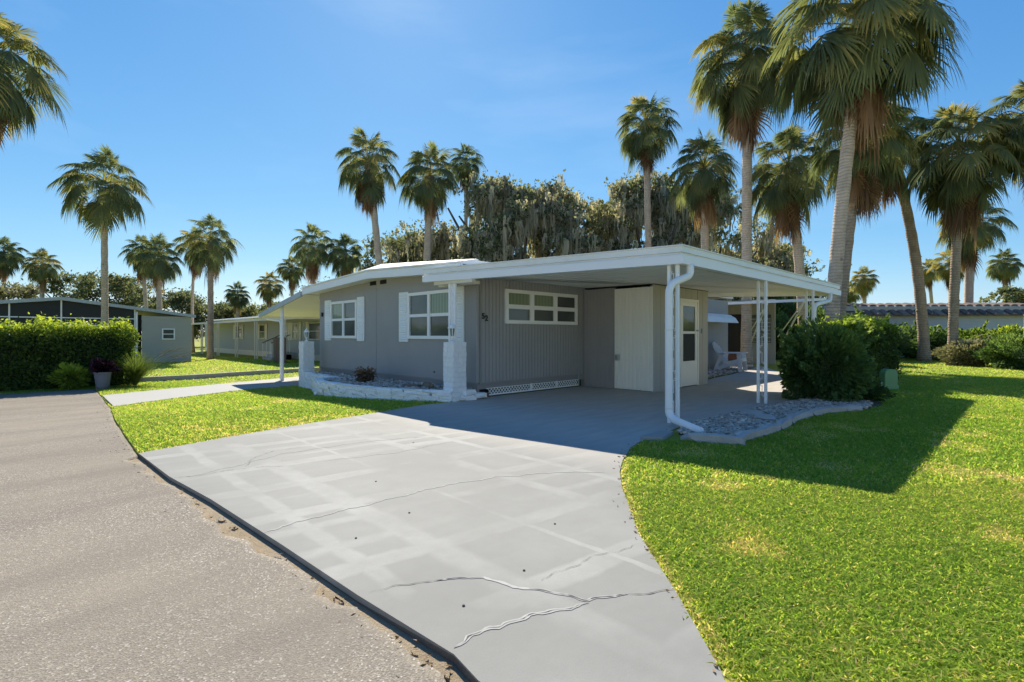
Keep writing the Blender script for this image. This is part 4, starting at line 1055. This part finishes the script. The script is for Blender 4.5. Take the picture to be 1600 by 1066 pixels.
def joined_crown(seed, dens, deadn, nm):
    Vs = {0: [], 1: []}; Qs = {0: [], 1: []}; Ts = {0: [], 1: []}; At = {0: [], 1: []}; off = {0: 0, 1: 0}
    for typ, i, v, a, s, tl, z in crown_plan(seed, dens, deadn):
        V, Q, T, t = (FA if typ == 0 else DA)[(i, v)]
        c, sn = math.cos(a), math.sin(a); W = V * s
        X = np.stack([W[:, 0] * c - W[:, 1] * sn, W[:, 0] * sn + W[:, 1] * c, W[:, 2] + z], 1)
        Vs[typ].append(X); Qs[typ].append(Q + off[typ]); Ts[typ].append(T + off[typ]); At[typ].append(np.clip(t + RNG.normal(0, .13), 0, 1)); off[typ] += len(V)
    res = []
    for typ, n_ in ((0, 'crown'), (1, 'dead_fronds')):
        if Vs[typ]:
            m = mesh_np(n_, np.concatenate(Vs[typ]), [np.concatenate(Qs[typ]), np.concatenate(Ts[typ])], np.concatenate(At[typ])); m.materials.append(M['palm' if typ == 0 else 'palmdead']); res.append((n_, m))
    return res
CROWNS = [joined_crown(500 + i, d_, n_, i) for i, (d_, n_) in enumerate(((.8, 6), (.9, 14), (.7, 20), (1., 10)))]
def palm(label, b0, d0, bc, zc_, rad, dia, near=False, var=0, dead=14, dens=1., bend=0., dark=False, d1=None, ragged=0.):
    """b0: bearing of the foot, d0: distance; bc, zc_: bearing and height of the crown heart; rad: crown radius"""
    bx, by = bearing(b0, d0); cx_, cy_ = bearing(bc, d1 or d0); z0 = gzf(bx, by)
    o = thing('palm_tree', label, 'palm tree', (bx, by, z0), 'cabbage palms around the houses')
    r = random.Random(int(b0 * 1000) + int(d0 * 10)); sc = rad / 2.08
    A = Vector((0, 0, -.05)); C = Vector((cx_ - bx, cy_ - by, zc_ - z0)); B = (A + C) / 2 + Vector((RT[0], RT[1], 0)) * bend
    n_ = 30 if near else 12; pts = []; rd = []
    for k in range(n_ + 1):
        t = k / n_; pts.append(A * (1 - t) ** 2 + B * 2 * t * (1 - t) + C * t * t)
        rd.append(dia / 2 * (1 + .32 * max(0, 1 - t * 9) + (.10 * math.sin(k * 2.3 + r.random()) * .5 if near else 0) + (.28 * max(0, (t - .9) * 10) if near else .12 * max(0, (t - .9) * 10))) * (1 - .12 * t))
    MB().tube(pts, rd, 14 if near else 8).build('trunk', M['palmbark2' if dark else 'palmbark'], o, smooth=True, absolute=False)
    if near:
        st_ = MB()                                          # old leaf bases just below the crown and a few scars
        for k in range(16):
            t = r.uniform(.86, .985); p = A * (1 - t) ** 2 + B * 2 * t * (1 - t) + C * t * t; a = r.uniform(0, 6.28); q = Vector((math.cos(a), math.sin(a), 0)); rr = dia * .45
            st_.bar(p + q * rr * .8, p + q * (rr + .12 * sc) + Vector((0, 0, .28 * sc)), .07, .03, (0, 0, 1))
        for k in range(10):
            t = r.uniform(.05, .6); p = A * (1 - t) ** 2 + B * 2 * t * (1 - t) + C * t * t; a = r.uniform(0, 6.28); q = Vector((math.cos(a), math.sin(a), 0))
            st_.bar(p + q * dia * .40, p + q * (dia * .5 + .015) + Vector((0, 0, .03)), .06, .05)
        st_.build('leaf_bases', M['palmbark2'], o, 'stuff', absolute=False)
        for typ, i, v, a, s, tl, z in crown_plan(int(b0 * 997) + var * 13 + 5, dens, dead, ragged):
            f = bpy.data.objects.new('frond' if typ == 0 else 'dead_frond', (FM if typ == 0 else DM)[(i, v)]); COL.objects.link(f)
            f.parent = o; f.location = C + Vector((0, 0, z * sc)); f.rotation_euler = (tl, tl * .7, a); f.scale = (s * sc,) * 3
    else:
        a = r.random() * 6
        for nm, m in CROWNS[var]:
            f = bpy.data.objects.new(nm, m); COL.objects.link(f); f.parent = o; f.location = C; f.rotation_euler = (0, 0, a); f.scale = (sc, sc, sc * r.uniform(.92, 1.08))
    return o
def B(px): return (px - 800) / 795
def Z(py, d): return CAMH + (523 - py) * d / 795
def pp(label, fx, d, cx_, cy_, rpx, dpx=None, **k):        # sizes read off as visual angles, turned into metres
    palm(label, B(fx), d, B(cx_), Z(cy_ - .20 * rpx, k.get('d1') or d), rpx * (k.get('d1') or d) / 795, (dpx * .74 * d / 795 if dpx else .30), **k)
pp('palm at the street side whose ragged fronds reach over from beyond the hedge', -25, 15, -14, 130, 112, 18, near=True, var=1, dead=8, dens=.9)
pp('straight palm with an open round crown rising behind the clipped hedge', 164, 22, 163, 308, 74, 13, near=True, var=2, dead=0, dens=.75)
pp('small far palm with a pale trunk behind the screened porch roof', 66, 52, 66, 421, 32, 8, var=0)
pp('far palm half hidden beyond the oaks left of the pale-trunked palm', 6, 55, 6, 404, 36, 7, var=1)
pp('bushy pale palm rising behind the grey siding wall', 251, 40, 247, 412, 44, 11, var=3)
pp('darker palm crowded behind the bushy pale palm', 233, 46, 222, 402, 34, 8, var=2)
pp('sturdy palm growing on the grass in front of the pale blue house', 329, 31, 329, 388, 50, 12, near=True, var=4, dead=6, dens=.7, dark=True)
pp('slim bent palm just behind the sturdy palm on the grass', 302, 42, 306, 392, 36, 6, var=2, bend=-.35)
pp('short broad palm above the pale blue house roof', 371, 60, 371, 466, 24, 8, var=3)
pp('thin-crowned far palm between the pale blue house and the porch awning', 421, 60, 421, 452, 27, 6, var=0)
pp('small palm left of the pair behind the porch roof', 458, 55, 456, 426, 28, 7, var=1)
pp('left palm of the pair behind the grey house ridge', 492, 42, 489, 394, 42, 9, var=2)
pp('right palm of the pair behind the grey house ridge', 541, 42, 540, 404, 40, 9, var=1)
pp('leaning palm with long brown hanging fronds behind the grey roof', 606, 28, 576, 268, 62, 15, near=True, var=6, dead=26, dens=.75, bend=.1)
pp('upright palm with green fan crown beside the mossy oaks', 661, 29, 672, 288, 60, 16, near=True, var=7, dead=12, dens=.9)
pp('dark distant palm peeping over the upright palm', 728, 40, 728, 262, 36, 8, var=2)
pp('palm with a round crown left of the tall palms behind the carport', 1016, 28, 1010, 212, 62, 14, near=True, var=8, dead=10, dens=.85)
pp('lower palm with a brown skirt between the round-crowned and the shaggy palm', 1104, 25, 1100, 280, 68, 17, near=True, var=9, dead=16, dens=.85)
pp('tall shaggy palm rising from the river stones by the garden chair', 1166, 20, 1168, 120, 104, 21, near=True, var=10, dead=20, dens=1.15)
pp('biggest palm leaning up from beside the far carport corner', 1294, 14.5, 1348, 78, 152, 27, near=True, var=11, dead=10, dens=1.2, bend=-.22)
pp('second trunk of the palm pair at the far carport corner, shorter and skirted', 1304, 17, 1346, 240, 92, 21, near=True, var=12, dead=24, dens=.9, bend=-.12, dark=True)
pp('curved palm bowing away from the tiled house', 1444, 24, 1388, 232, 76, 20, near=True, var=13, dead=12, dens=.85, bend=.75, dark=True)
pp('leaning palm with brown skirt seen under the carport eave', 1257, 22, 1232, 285, 84, 20, near=True, var=14, dead=22, dens=.9, bend=.25)
pp('full dark palm with brown skirt in front of the tiled house', 1488, 21, 1503, 262, 98, 18, near=True, var=15, dead=22, dens=1.05, bend=-.12, dark=True)
pp('palm at the end of the tiled house with fronds spilling inward', 1606, 20, 1622, 215, 95, 18, near=True, var=16, dead=10, dens=.95)
pp('mid-height palm behind the full dark palm', 1512, 34, 1516, 362, 60, 16, var=1)
pp('thin palm hidden behind the tiled house roof', 1484, 45, 1486, 420, 32, 8, var=2)
pp('small round palm beyond the green hedge', 1352, 60, 1350, 443, 26, 8, var=3)
pp('squat palm just beyond the green hedge, left of the small round palm', 1326, 64, 1326, 462, 22, 8, var=0)
pp('small bent palm in the distance over the tiled roof', 1466, 65, 1452, 428, 24, 7, var=1, bend=-.4)
pp('distant palm by the broad-leaved tree over the tiled roof', 1572, 55, 1570, 420, 30, 9, var=3)

# ------------------------------------------------------------------ oaks, some hung with moss
def oak(label, b0, d0, h, w, seed, moss=0, n=14000, lsz=.26, mat='oak', low=.22, group='live oaks behind the houses', cat='tree', pos=None):
    bx, by = pos or bearing(b0, d0); z0 = gzf(bx, by); r = np.random.default_rng(seed)
    o = thing('oak_tree', label, cat, (bx, by, z0), group)
    tr = MB(); ends = []
    tr.tube([(0, 0, -.1), (.1, .05, h * .16), (.05, .1, h * .3)], [h * .042, h * .034, h * .028], 9)
    for i in range(8):
        a = i * 6.283 / 8 + r.uniform(-.3, .3); e = Vector((math.cos(a) * w * r.uniform(.45, .8), math.sin(a) * w * r.uniform(.45, .8), h * r.uniform(.5, .85))); s = Vector((.05, .1, h * r.uniform(.2, .3)))
        m = (s + e) / 2 + Vector((0, 0, h * .06 * r.uniform(-1, 1))); tr.tube([s, m, e], [h * .019, h * .012, h * .005], 6); ends.append(e)
    tr.build('trunk', M['oakbark'], o, absolute=False)
    P = []
    k = 64
    for i in range(k):                                       # crown as many uneven clumps
        a = r.uniform(0, 6.283); q = r.uniform(0, 1) ** .6; zz = r.uniform(low, .97)
        prof_ = math.sin(min(1, max(.05, (zz - low * .6) / (1.02 - low * .6))) * math.pi * .96 + .04) ** .55
        c = (math.cos(a) * w * .82 * q * prof_, math.sin(a) * w * .82 * q * prof_, h * zz)
        s_ = r.uniform(.12, .24) * w
        p, d = blob_pts(n // k, c, (s_, s_, s_ * r.uniform(.55, .85)), r, .75, .5); P.append(p)
    P = np.concatenate(P); P[:, 2] = np.maximum(P[:, 2], h * .1)
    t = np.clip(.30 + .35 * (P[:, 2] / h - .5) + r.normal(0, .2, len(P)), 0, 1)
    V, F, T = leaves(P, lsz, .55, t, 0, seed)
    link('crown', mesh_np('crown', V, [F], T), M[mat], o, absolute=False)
    if moss:
        idx = r.choice(len(P), moss); Vm = []; Fm = []; Tm = []
        S = P[idx]; nstr = 7
        cs = np.repeat(S, nstr, 0) + r.normal(0, .13, (moss * nstr, 3)) * [1, 1, .5]
        Ln = np.repeat(r.gamma(1.8, .5, moss), nstr) * r.uniform(.5, 1.15, moss * nstr); Ln = np.clip(Ln, .3, 3.4); wd = r.uniform(.03, .085, moss * nstr)
        a = r.uniform(0, 6.28, moss * nstr); N = len(cs); rows = 4; dirv = np.stack([np.cos(a), np.sin(a), 0 * a], 1); tt = np.repeat(r.uniform(0, 1, moss), nstr)
        for j in range(rows):
            f = j / (rows - 1); c = cs * [1, 1, 1] + np.stack([r.normal(0, .03 + .07 * f, N), r.normal(0, .03 + .07 * f, N), -Ln * f], 1); ww = (wd * (1 - f) ** .6 + .004)[:, None]
            Vm += [c - dirv * ww, c + dirv * ww]; Tm += [tt + .1 * f] * 2
        Vm = np.stack(Vm, 1).reshape(-1, 3); Tm = np.stack(Tm, 1).ravel(); b_ = np.arange(N)[:, None] * (rows * 2)
        Fm = np.concatenate([b_ + np.array([2 * j, 2 * j + 1, 2 * j + 3, 2 * j + 2]) for j in range(rows - 1)])
        Vm[:, 2] = np.maximum(Vm[:, 2], .4)
        link('hanging_moss', mesh_np('moss', Vm, [Fm], np.clip(Tm, 0, 1)), M['moss'], o, 'stuff', absolute=False)
    return o
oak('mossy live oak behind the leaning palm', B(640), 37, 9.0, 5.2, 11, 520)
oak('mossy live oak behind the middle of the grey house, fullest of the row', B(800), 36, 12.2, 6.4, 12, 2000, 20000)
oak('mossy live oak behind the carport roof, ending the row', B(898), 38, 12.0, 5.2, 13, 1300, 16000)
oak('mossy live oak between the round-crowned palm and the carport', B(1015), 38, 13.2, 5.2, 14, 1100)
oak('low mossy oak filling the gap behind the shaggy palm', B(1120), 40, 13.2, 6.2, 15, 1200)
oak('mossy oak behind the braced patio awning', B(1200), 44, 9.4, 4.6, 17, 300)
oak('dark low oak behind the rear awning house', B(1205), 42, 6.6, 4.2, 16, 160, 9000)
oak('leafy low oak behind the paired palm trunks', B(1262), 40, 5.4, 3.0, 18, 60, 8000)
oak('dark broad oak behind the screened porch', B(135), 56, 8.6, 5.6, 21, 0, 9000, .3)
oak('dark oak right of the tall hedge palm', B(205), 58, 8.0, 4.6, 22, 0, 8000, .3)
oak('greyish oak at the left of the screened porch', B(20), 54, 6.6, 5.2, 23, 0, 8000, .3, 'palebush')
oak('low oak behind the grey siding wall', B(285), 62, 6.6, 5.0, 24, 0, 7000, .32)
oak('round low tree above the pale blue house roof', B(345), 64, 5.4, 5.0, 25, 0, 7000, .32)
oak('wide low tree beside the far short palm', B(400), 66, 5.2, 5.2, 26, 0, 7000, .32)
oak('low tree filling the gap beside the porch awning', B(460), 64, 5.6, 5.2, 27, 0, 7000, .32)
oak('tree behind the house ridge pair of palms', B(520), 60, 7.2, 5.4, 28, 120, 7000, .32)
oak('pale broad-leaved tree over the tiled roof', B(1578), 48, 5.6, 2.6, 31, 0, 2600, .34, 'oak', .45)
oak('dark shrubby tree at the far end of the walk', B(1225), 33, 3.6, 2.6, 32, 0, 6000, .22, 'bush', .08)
# unseen homes added behind the camera: pale fronts bounce sunlight and show in windows
for i, (x, y, w_, dpt, lb) in enumerate(((-17, 4, 15, 9, 'unseen white home added opposite the drive to bounce sunlight'), (-17, 24, 15, 9, 'unseen white home added opposite the hedge to bounce sunlight'), (-16, -16, 15, 9, 'unseen white home added down from the drive to bounce sunlight'), (16, -17, 16, 9, 'unseen cream home added beyond the side lawn to bounce sunlight'), (-2, -22, 12, 9, 'unseen white home added at the street corner to bounce sunlight'))):
    hm = thing('bounce_home', lb, 'house', (x, y, 0), 'unseen homes added to bounce sunlight')
    fx = x + dpt / 2
    MB().box(x - dpt / 2, fx, y - w_ / 2, y + w_ / 2, -.2, 2.6).build('walls', M['cream' if i == 3 else 'white'], hm)
    MB().extr([(y - w_ / 2 - .4, 2.55), (y + w_ / 2 + .4, 2.55), (y + w_ / 2 + .4, 2.7), (y, 3.3), (y - w_ / 2 - .4, 2.7)], 0, x - dpt / 2 - .4, fx + .3).build('roof', M['white2'], hm)
    for k in (-1, 0, 1): window(hm, 1, fx, 1, y + k * 4.5 - .9, y + k * 4.5 + .9, 1.0, 2.1, 2, 2, ['glass'], .07, .06, fmat='greyroof')
for i, (x, y, h) in enumerate(((-30, -4, 8), (-31, 12, 8), (-12, -34, 8.5))):
    oak(['oak behind the white home across the street', 'oak behind the homes opposite the hedge', 'oak beyond the street corner home'][i], 0, 0, h, 5.5, 40 + i, 0, 4500, .4, pos=(x, y))

# ------------------------------------------------------------------ hedges and shrubs
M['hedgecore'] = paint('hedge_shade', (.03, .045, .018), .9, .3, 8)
def hedge(name, label, x0, x1, y0, y1, h, n, size, mat, seed, tb=.28, core=True, rise=.5):
    r = np.random.default_rng(seed); cx_, cy_ = (x0 + x1) / 2, (y0 + y1) / 2; z0 = gzf(cx_, cy_)
    o = thing(name, label, 'hedge', (cx_, cy_, z0)); hx, hy = (x1 - x0) / 2, (y1 - y0) / 2
    area = np.array([hy * h * 2 * 2, hx * h * 2 * 2, hx * hy * 4.]); f = r.choice(3, n, p=area / area.sum())
    P = r.uniform(-1, 1, (n, 3)); sg = np.where(r.uniform(0, 1, n) < .5, -1, 1); sg[f == 2] = 1
    dep = np.where(r.uniform(0, 1, n) < .93, r.uniform(0, 1, n) ** 1.5 * .22, -r.uniform(0, 1, n) * .12)
    S = np.array([hx, hy, h / 2]); P *= S
    P[np.arange(n), f] = sg * (S[f] - dep)
    lump = .06 * np.sin(P[:, 0] * 3.1 + seed) + .05 * np.sin(P[:, 0] * 7.3 + P[:, 2] * 4) + .04 * np.sin(P[:, 2] * 9 + P[:, 0] * 2)
    P[np.arange(n), f] += sg * lump; P[:, 2] += h / 2
    up = (f == 2) & (r.uniform(0, 1, n) < .12 * rise); P[up, 2] += r.uniform(.05, .24, up.sum())
    P[:, 2] = np.maximum(P[:, 2], .03)
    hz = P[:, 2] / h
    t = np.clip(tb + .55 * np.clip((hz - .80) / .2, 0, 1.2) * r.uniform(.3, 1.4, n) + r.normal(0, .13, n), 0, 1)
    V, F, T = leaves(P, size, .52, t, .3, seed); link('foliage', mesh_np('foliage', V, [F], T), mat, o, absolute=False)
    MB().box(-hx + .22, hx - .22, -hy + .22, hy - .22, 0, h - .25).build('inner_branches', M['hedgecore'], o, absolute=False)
    return o
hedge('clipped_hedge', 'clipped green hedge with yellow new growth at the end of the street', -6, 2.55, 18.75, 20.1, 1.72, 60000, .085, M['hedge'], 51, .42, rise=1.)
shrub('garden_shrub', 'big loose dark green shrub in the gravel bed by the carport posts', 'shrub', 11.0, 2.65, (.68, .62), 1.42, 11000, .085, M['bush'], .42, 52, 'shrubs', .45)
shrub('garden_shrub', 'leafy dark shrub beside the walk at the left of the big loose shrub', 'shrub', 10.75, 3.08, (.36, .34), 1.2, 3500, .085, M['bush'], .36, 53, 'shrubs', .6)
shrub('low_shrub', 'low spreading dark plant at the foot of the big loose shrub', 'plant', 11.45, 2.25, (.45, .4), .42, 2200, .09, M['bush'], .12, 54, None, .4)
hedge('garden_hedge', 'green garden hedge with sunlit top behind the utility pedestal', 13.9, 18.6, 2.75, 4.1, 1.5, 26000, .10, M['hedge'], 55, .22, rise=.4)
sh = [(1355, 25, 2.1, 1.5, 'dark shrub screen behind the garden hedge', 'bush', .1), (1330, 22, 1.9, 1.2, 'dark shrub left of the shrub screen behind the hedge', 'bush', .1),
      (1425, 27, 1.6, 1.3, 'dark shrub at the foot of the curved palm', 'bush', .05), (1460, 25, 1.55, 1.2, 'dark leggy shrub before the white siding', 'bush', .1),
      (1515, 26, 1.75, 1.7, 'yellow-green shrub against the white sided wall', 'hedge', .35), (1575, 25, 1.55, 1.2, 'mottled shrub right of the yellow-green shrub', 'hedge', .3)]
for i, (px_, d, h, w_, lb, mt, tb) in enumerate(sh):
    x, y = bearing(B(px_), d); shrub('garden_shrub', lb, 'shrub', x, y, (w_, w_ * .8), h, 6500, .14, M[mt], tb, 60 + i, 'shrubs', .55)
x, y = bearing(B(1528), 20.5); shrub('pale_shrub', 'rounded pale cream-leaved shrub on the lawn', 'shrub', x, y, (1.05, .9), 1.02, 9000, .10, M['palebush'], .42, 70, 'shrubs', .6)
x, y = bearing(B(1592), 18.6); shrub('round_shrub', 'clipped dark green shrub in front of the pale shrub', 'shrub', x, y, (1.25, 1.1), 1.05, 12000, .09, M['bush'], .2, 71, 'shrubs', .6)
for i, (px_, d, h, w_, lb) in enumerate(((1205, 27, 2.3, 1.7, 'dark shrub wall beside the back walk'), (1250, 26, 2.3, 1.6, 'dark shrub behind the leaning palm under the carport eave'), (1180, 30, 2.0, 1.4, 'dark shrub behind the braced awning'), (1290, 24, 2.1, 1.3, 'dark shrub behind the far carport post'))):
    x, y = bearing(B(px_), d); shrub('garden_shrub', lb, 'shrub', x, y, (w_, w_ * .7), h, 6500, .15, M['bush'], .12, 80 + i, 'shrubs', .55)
shrub('dry_plant', 'small dried brown plant in the white stone planter', 'plant', 5.75, 10.65, (.2, .24), .32, 900, .06, M['dry'], .4, 90, None, .5, z=.15)
# potted purple plant, ornamental grass and yellow plant by the hedge
pot = thing('plant_pot', 'tapered grey pot of purple foliage before the hedge', 'pot', (1.75, 17.9, -.24))
MB().lathe([(.13, 0), (.15, .06), (.19, .40), (.205, .42), (.205, .46), (.17, .46), (.165, .40)], (0, 0, 0), 16).build('pot_body', M['pot'], pot, absolute=False, smooth=False)
r = np.random.default_rng(5); P, _ = blob_pts(900, (0, 0, .60), (.30, .28, .2), r, .7); V, F, T = leaves(P, .11, .45, None, .5, 5)
link('purple_foliage', mesh_np('purple', V, [F], T), M['purple'], pot, absolute=False)
x, y = 1.1, 18.45; shrub('yellow_plant', 'bright yellow-green leafy plant at the hedge foot beside the pot', 'plant', x, y, (.34, .26), .62, 1400, .13, M['hedge'], .70, 92, None, .3, stems=2)
def blades_clump(name, label, x, y, n, h, sp, mat, seed, plume=0):
    r = np.random.default_rng(seed); z0 = gzf(x, y); o = thing(name, label, 'grass', (x, y, z0)); V = []; F = []; T = []
    for k in range(n):
        a = r.uniform(0, 6.28); q = np.array([math.cos(a), math.sin(a)]); s_ = sp * r.uniform(.3, 1); hh = h * r.uniform(.6, 1.1); w_ = .006; t = r.uniform(0, .7); b0 = len(V); pd = np.array([-q[1], q[0]])
        for j in range(5):
            f = j / 4; c = q * (.05 * r.uniform(0, 1) + s_ * f ** 1.7); zz = hh * (f * 1.35 - .55 * f * f * (s_ / sp + .3)); ww = w_ * (1 - f * .85)
            V += [(*(c + pd * ww), zz), (*(c - pd * ww), zz)]; T += [t, t]
        F += [(b0 + 2 * j, b0 + 2 * j + 1, b0 + 2 * j + 3, b0 + 2 * j + 2) for j in range(4)]
    link('blades', mesh_np('blades', V, [np.array(F)], np.array(T)), mat, o, absolute=False)
    for k in range(plume):
        a = r.uniform(-1, 1.6) + R(-45); q = Vector((math.cos(a), math.sin(a), 0)); s_ = sp * r.uniform(.8, 1.3); hh = h * r.uniform(.75, 1.2)
        pts = [q * (s_ * f) + Vector((0, 0, hh * (1.5 * f - .6 * f * f))) for f in (.0, .35, .6, .75, .85, .95, 1.02)]
        MB().tube(pts[:4], .003, 4).build('stalk', M['reed'], o, absolute=False)
        mm = MB().tube(pts[3:] + [q * (s_ * 1.12) + Vector((0, 0, hh * .86))], [.004, .014, .017, .012, .003], 6).build('plume', M['moss'], o, absolute=False)
blades_clump('fountain_grass', 'tall fountain grass with pale plumes at the hedge end', 2.55, 18.45, 1300, 1.0, 1.15, M['reed'], 93, 9)

# ------------------------------------------------------------------ grass
def vnoise(x, y, s, seed):
    r = np.random.default_rng(seed); g_ = r.uniform(0, 1, (64, 64)); u, v = np.asarray(x) * s, np.asarray(y) * s
    i, j = np.floor(u).astype(int), np.floor(v).astype(int); a, b = u - i, v - j; a = a * a * (3 - 2 * a); b = b * b * (3 - 2 * b)
    G_ = lambda p, q: g_[p % 64, q % 64]
    return (G_(i, j) * (1 - a) + G_(i + 1, j) * a) * (1 - b) + (G_(i, j + 1) * (1 - a) + G_(i + 1, j + 1) * a) * b
HOUSEP = [(X0 - .02, Y0), (19, Y0), (19, 15), (X0 - .02, 15)]
NOGRASS = [DRIVE, PATH_L, PATH_B, BED, BEDC, PLANTER, HOUSEP, [(6.2, 3.3), (13.2, 3.3), (13.2, 7.7), (6.2, 7.7)], [(5.3, 3.2), (6.3, 3.3), (6.4, 2.9), (5.75, 2.75)]]
def seg_dist(x, y, pts):
    best = np.full(len(x), 9.)
    for (ax, ay), (bx, by) in zip(pts[:-1], pts[1:]):
        L2 = (bx - ax) ** 2 + (by - ay) ** 2; t = np.clip(((x - ax) * (bx - ax) + (y - ay) * (by - ay)) / L2, 0, 1)
        best = np.minimum(best, np.hypot(x - ax - t * (bx - ax), y - ay - t * (by - ay)))
    return best
RIM = DRIVE[:13]; RIM2 = DRIVE[21:26]
def grass(name, label, n, d0, d1, b0, b1, hh, ww, seed, near):
    r = np.random.default_rng(seed)
    d = np.sqrt(r.uniform(d0 ** 2, d1 ** 2, n)); be = r.uniform(b0, b1, n)
    p = (FW[None] + RT[None] * be[:, None]) * d[:, None]; x, y = p[:, 0], p[:, 1]
    ok = (x > np.where(y < 18.2, edge(y) + .01, -90))
    for q in NOGRASS: ok &= ~inpoly(x, y, q)
    thin = vnoise(x, y, 1.6, 1) * .6 + vnoise(x, y, 5.1, 2) * .4
    bare = np.clip((thin - .62) * 5, 0, 1); ok &= r.uniform(0, 1, n) > bare * .45
    ds = np.minimum(seg_dist(x, y, RIM), seg_dist(x, y, RIM2)); rim = np.clip(1 - ds / (.05 + .09 * vnoise(x, y, 3.3, 9)), 0, 1); ok &= r.uniform(0, 1, n) > rim * .75; bare = np.maximum(bare, rim)
    x, y, d, bare = x[ok], y[ok], d[ok], bare[ok]; n = len(x); z = gz(x, y) - .015
    h = hh * r.uniform(.5, 1.25, n) * (1 - .35 * bare); w = ww * r.uniform(.7, 1.3, n); a = r.uniform(0, 6.283, n); ln = r.uniform(.4, 2.1, n) * h; q = np.stack([np.cos(a), np.sin(a)], 1)
    f = r.uniform(0, 6.283, n); s = np.stack([np.cos(f), np.sin(f)], 1) * w[:, None] * .5
    B0 = np.stack([x, y], 1); mid = B0 + q * (ln * .38)[:, None]; tip = B0 + q * ln[:, None]
    c3 = lambda xy, zz: np.concatenate([xy, zz[:, None]], 1)
    big = vnoise(x, y, .55, 3); t = np.clip(.34 + .26 * (big - .5) + .34 * bare + r.normal(0, .18, n) + (r.uniform(0, 1, n) < .13 + .22 * bare) * .42, 0, 1)
    if near:
        V = np.stack([c3(B0 - s, z), c3(B0 + s, z), c3(mid + s * .85, z + h * .62), c3(mid - s * .85, z + h * .62), c3(tip, z + h * (1.05 - .22 * ln / h))], 1).reshape(-1, 3); k = 5
        b_ = np.arange(n)[:, None] * 5; FS = [b_ + np.array([0, 1, 2, 3]), b_ + np.array([3, 2, 4])]
    else:
        V = np.stack([c3(B0 - s, z), c3(B0 + s, z), c3(tip, z + h)], 1).reshape(-1, 3); k = 3; FS = [np.arange(n)[:, None] * 3 + np.array([0, 1, 2])]
    o = link(name, mesh_np(name, V, FS, np.repeat(t, k)), M['grass'], None, 'stuff'); o['label'] = label; o['category'] = 'grass'
    return n
tot = 0
tot += grass('grass', 'short bright grass nearest the drive', 190000, 1.6, 4.2, 0.0, 1.35, .038, .0075, 201, True)
tot += grass('grass', 'short grass of the lawns beside the drive and the carport', 230000, 4.2, 8.5, -1.15, 1.35, .040, .0115, 202, True)
tot += grass('grass', 'lawn grass around the house', 230000, 8.5, 16, -1.15, 1.3, .042, .019, 203, False)
tot += grass('grass', 'lawn grass farther back', 160000, 16, 34, -1.1, 1.25, .045, .038, 204, False)
print('blades', tot, 'tris', sum(len(m.loops) - 2 * len(m.polygons) for m in bpy.data.meshes))

# ------------------------------------------------------------------ leaf litter along the seams
r = np.random.default_rng(77); n_ = 300
yy = r.uniform(.3, 17.5, n_); xx = edge(yy) - np.abs(r.normal(0, .10, n_)) - .015; zz = gz(xx, yy) - .020
k = r.integers(0, len(RIM) - 1, 110); t = r.uniform(0, 1, 110); RA = np.array(RIM); q = RA[k] * (1 - t[:, None]) + RA[k + 1] * t[:, None]
xx = np.concatenate([xx, q[:, 0] + r.normal(0, .05, 110)]); yy = np.concatenate([yy, q[:, 1] + r.normal(0, .05, 110)]); zz = np.concatenate([zz, np.full(110, .006)])
V, F, T = leaves(np.stack([xx, yy, zz], 1), .026, .4, None, 0, 78, .85)
o = link('leaf_litter', mesh_np('leaf_litter', V, [F], T), M['dry'], None, 'stuff'); o['label'] = 'dry brown leaf litter along the road and drive edges'; o['category'] = 'leaf litter'
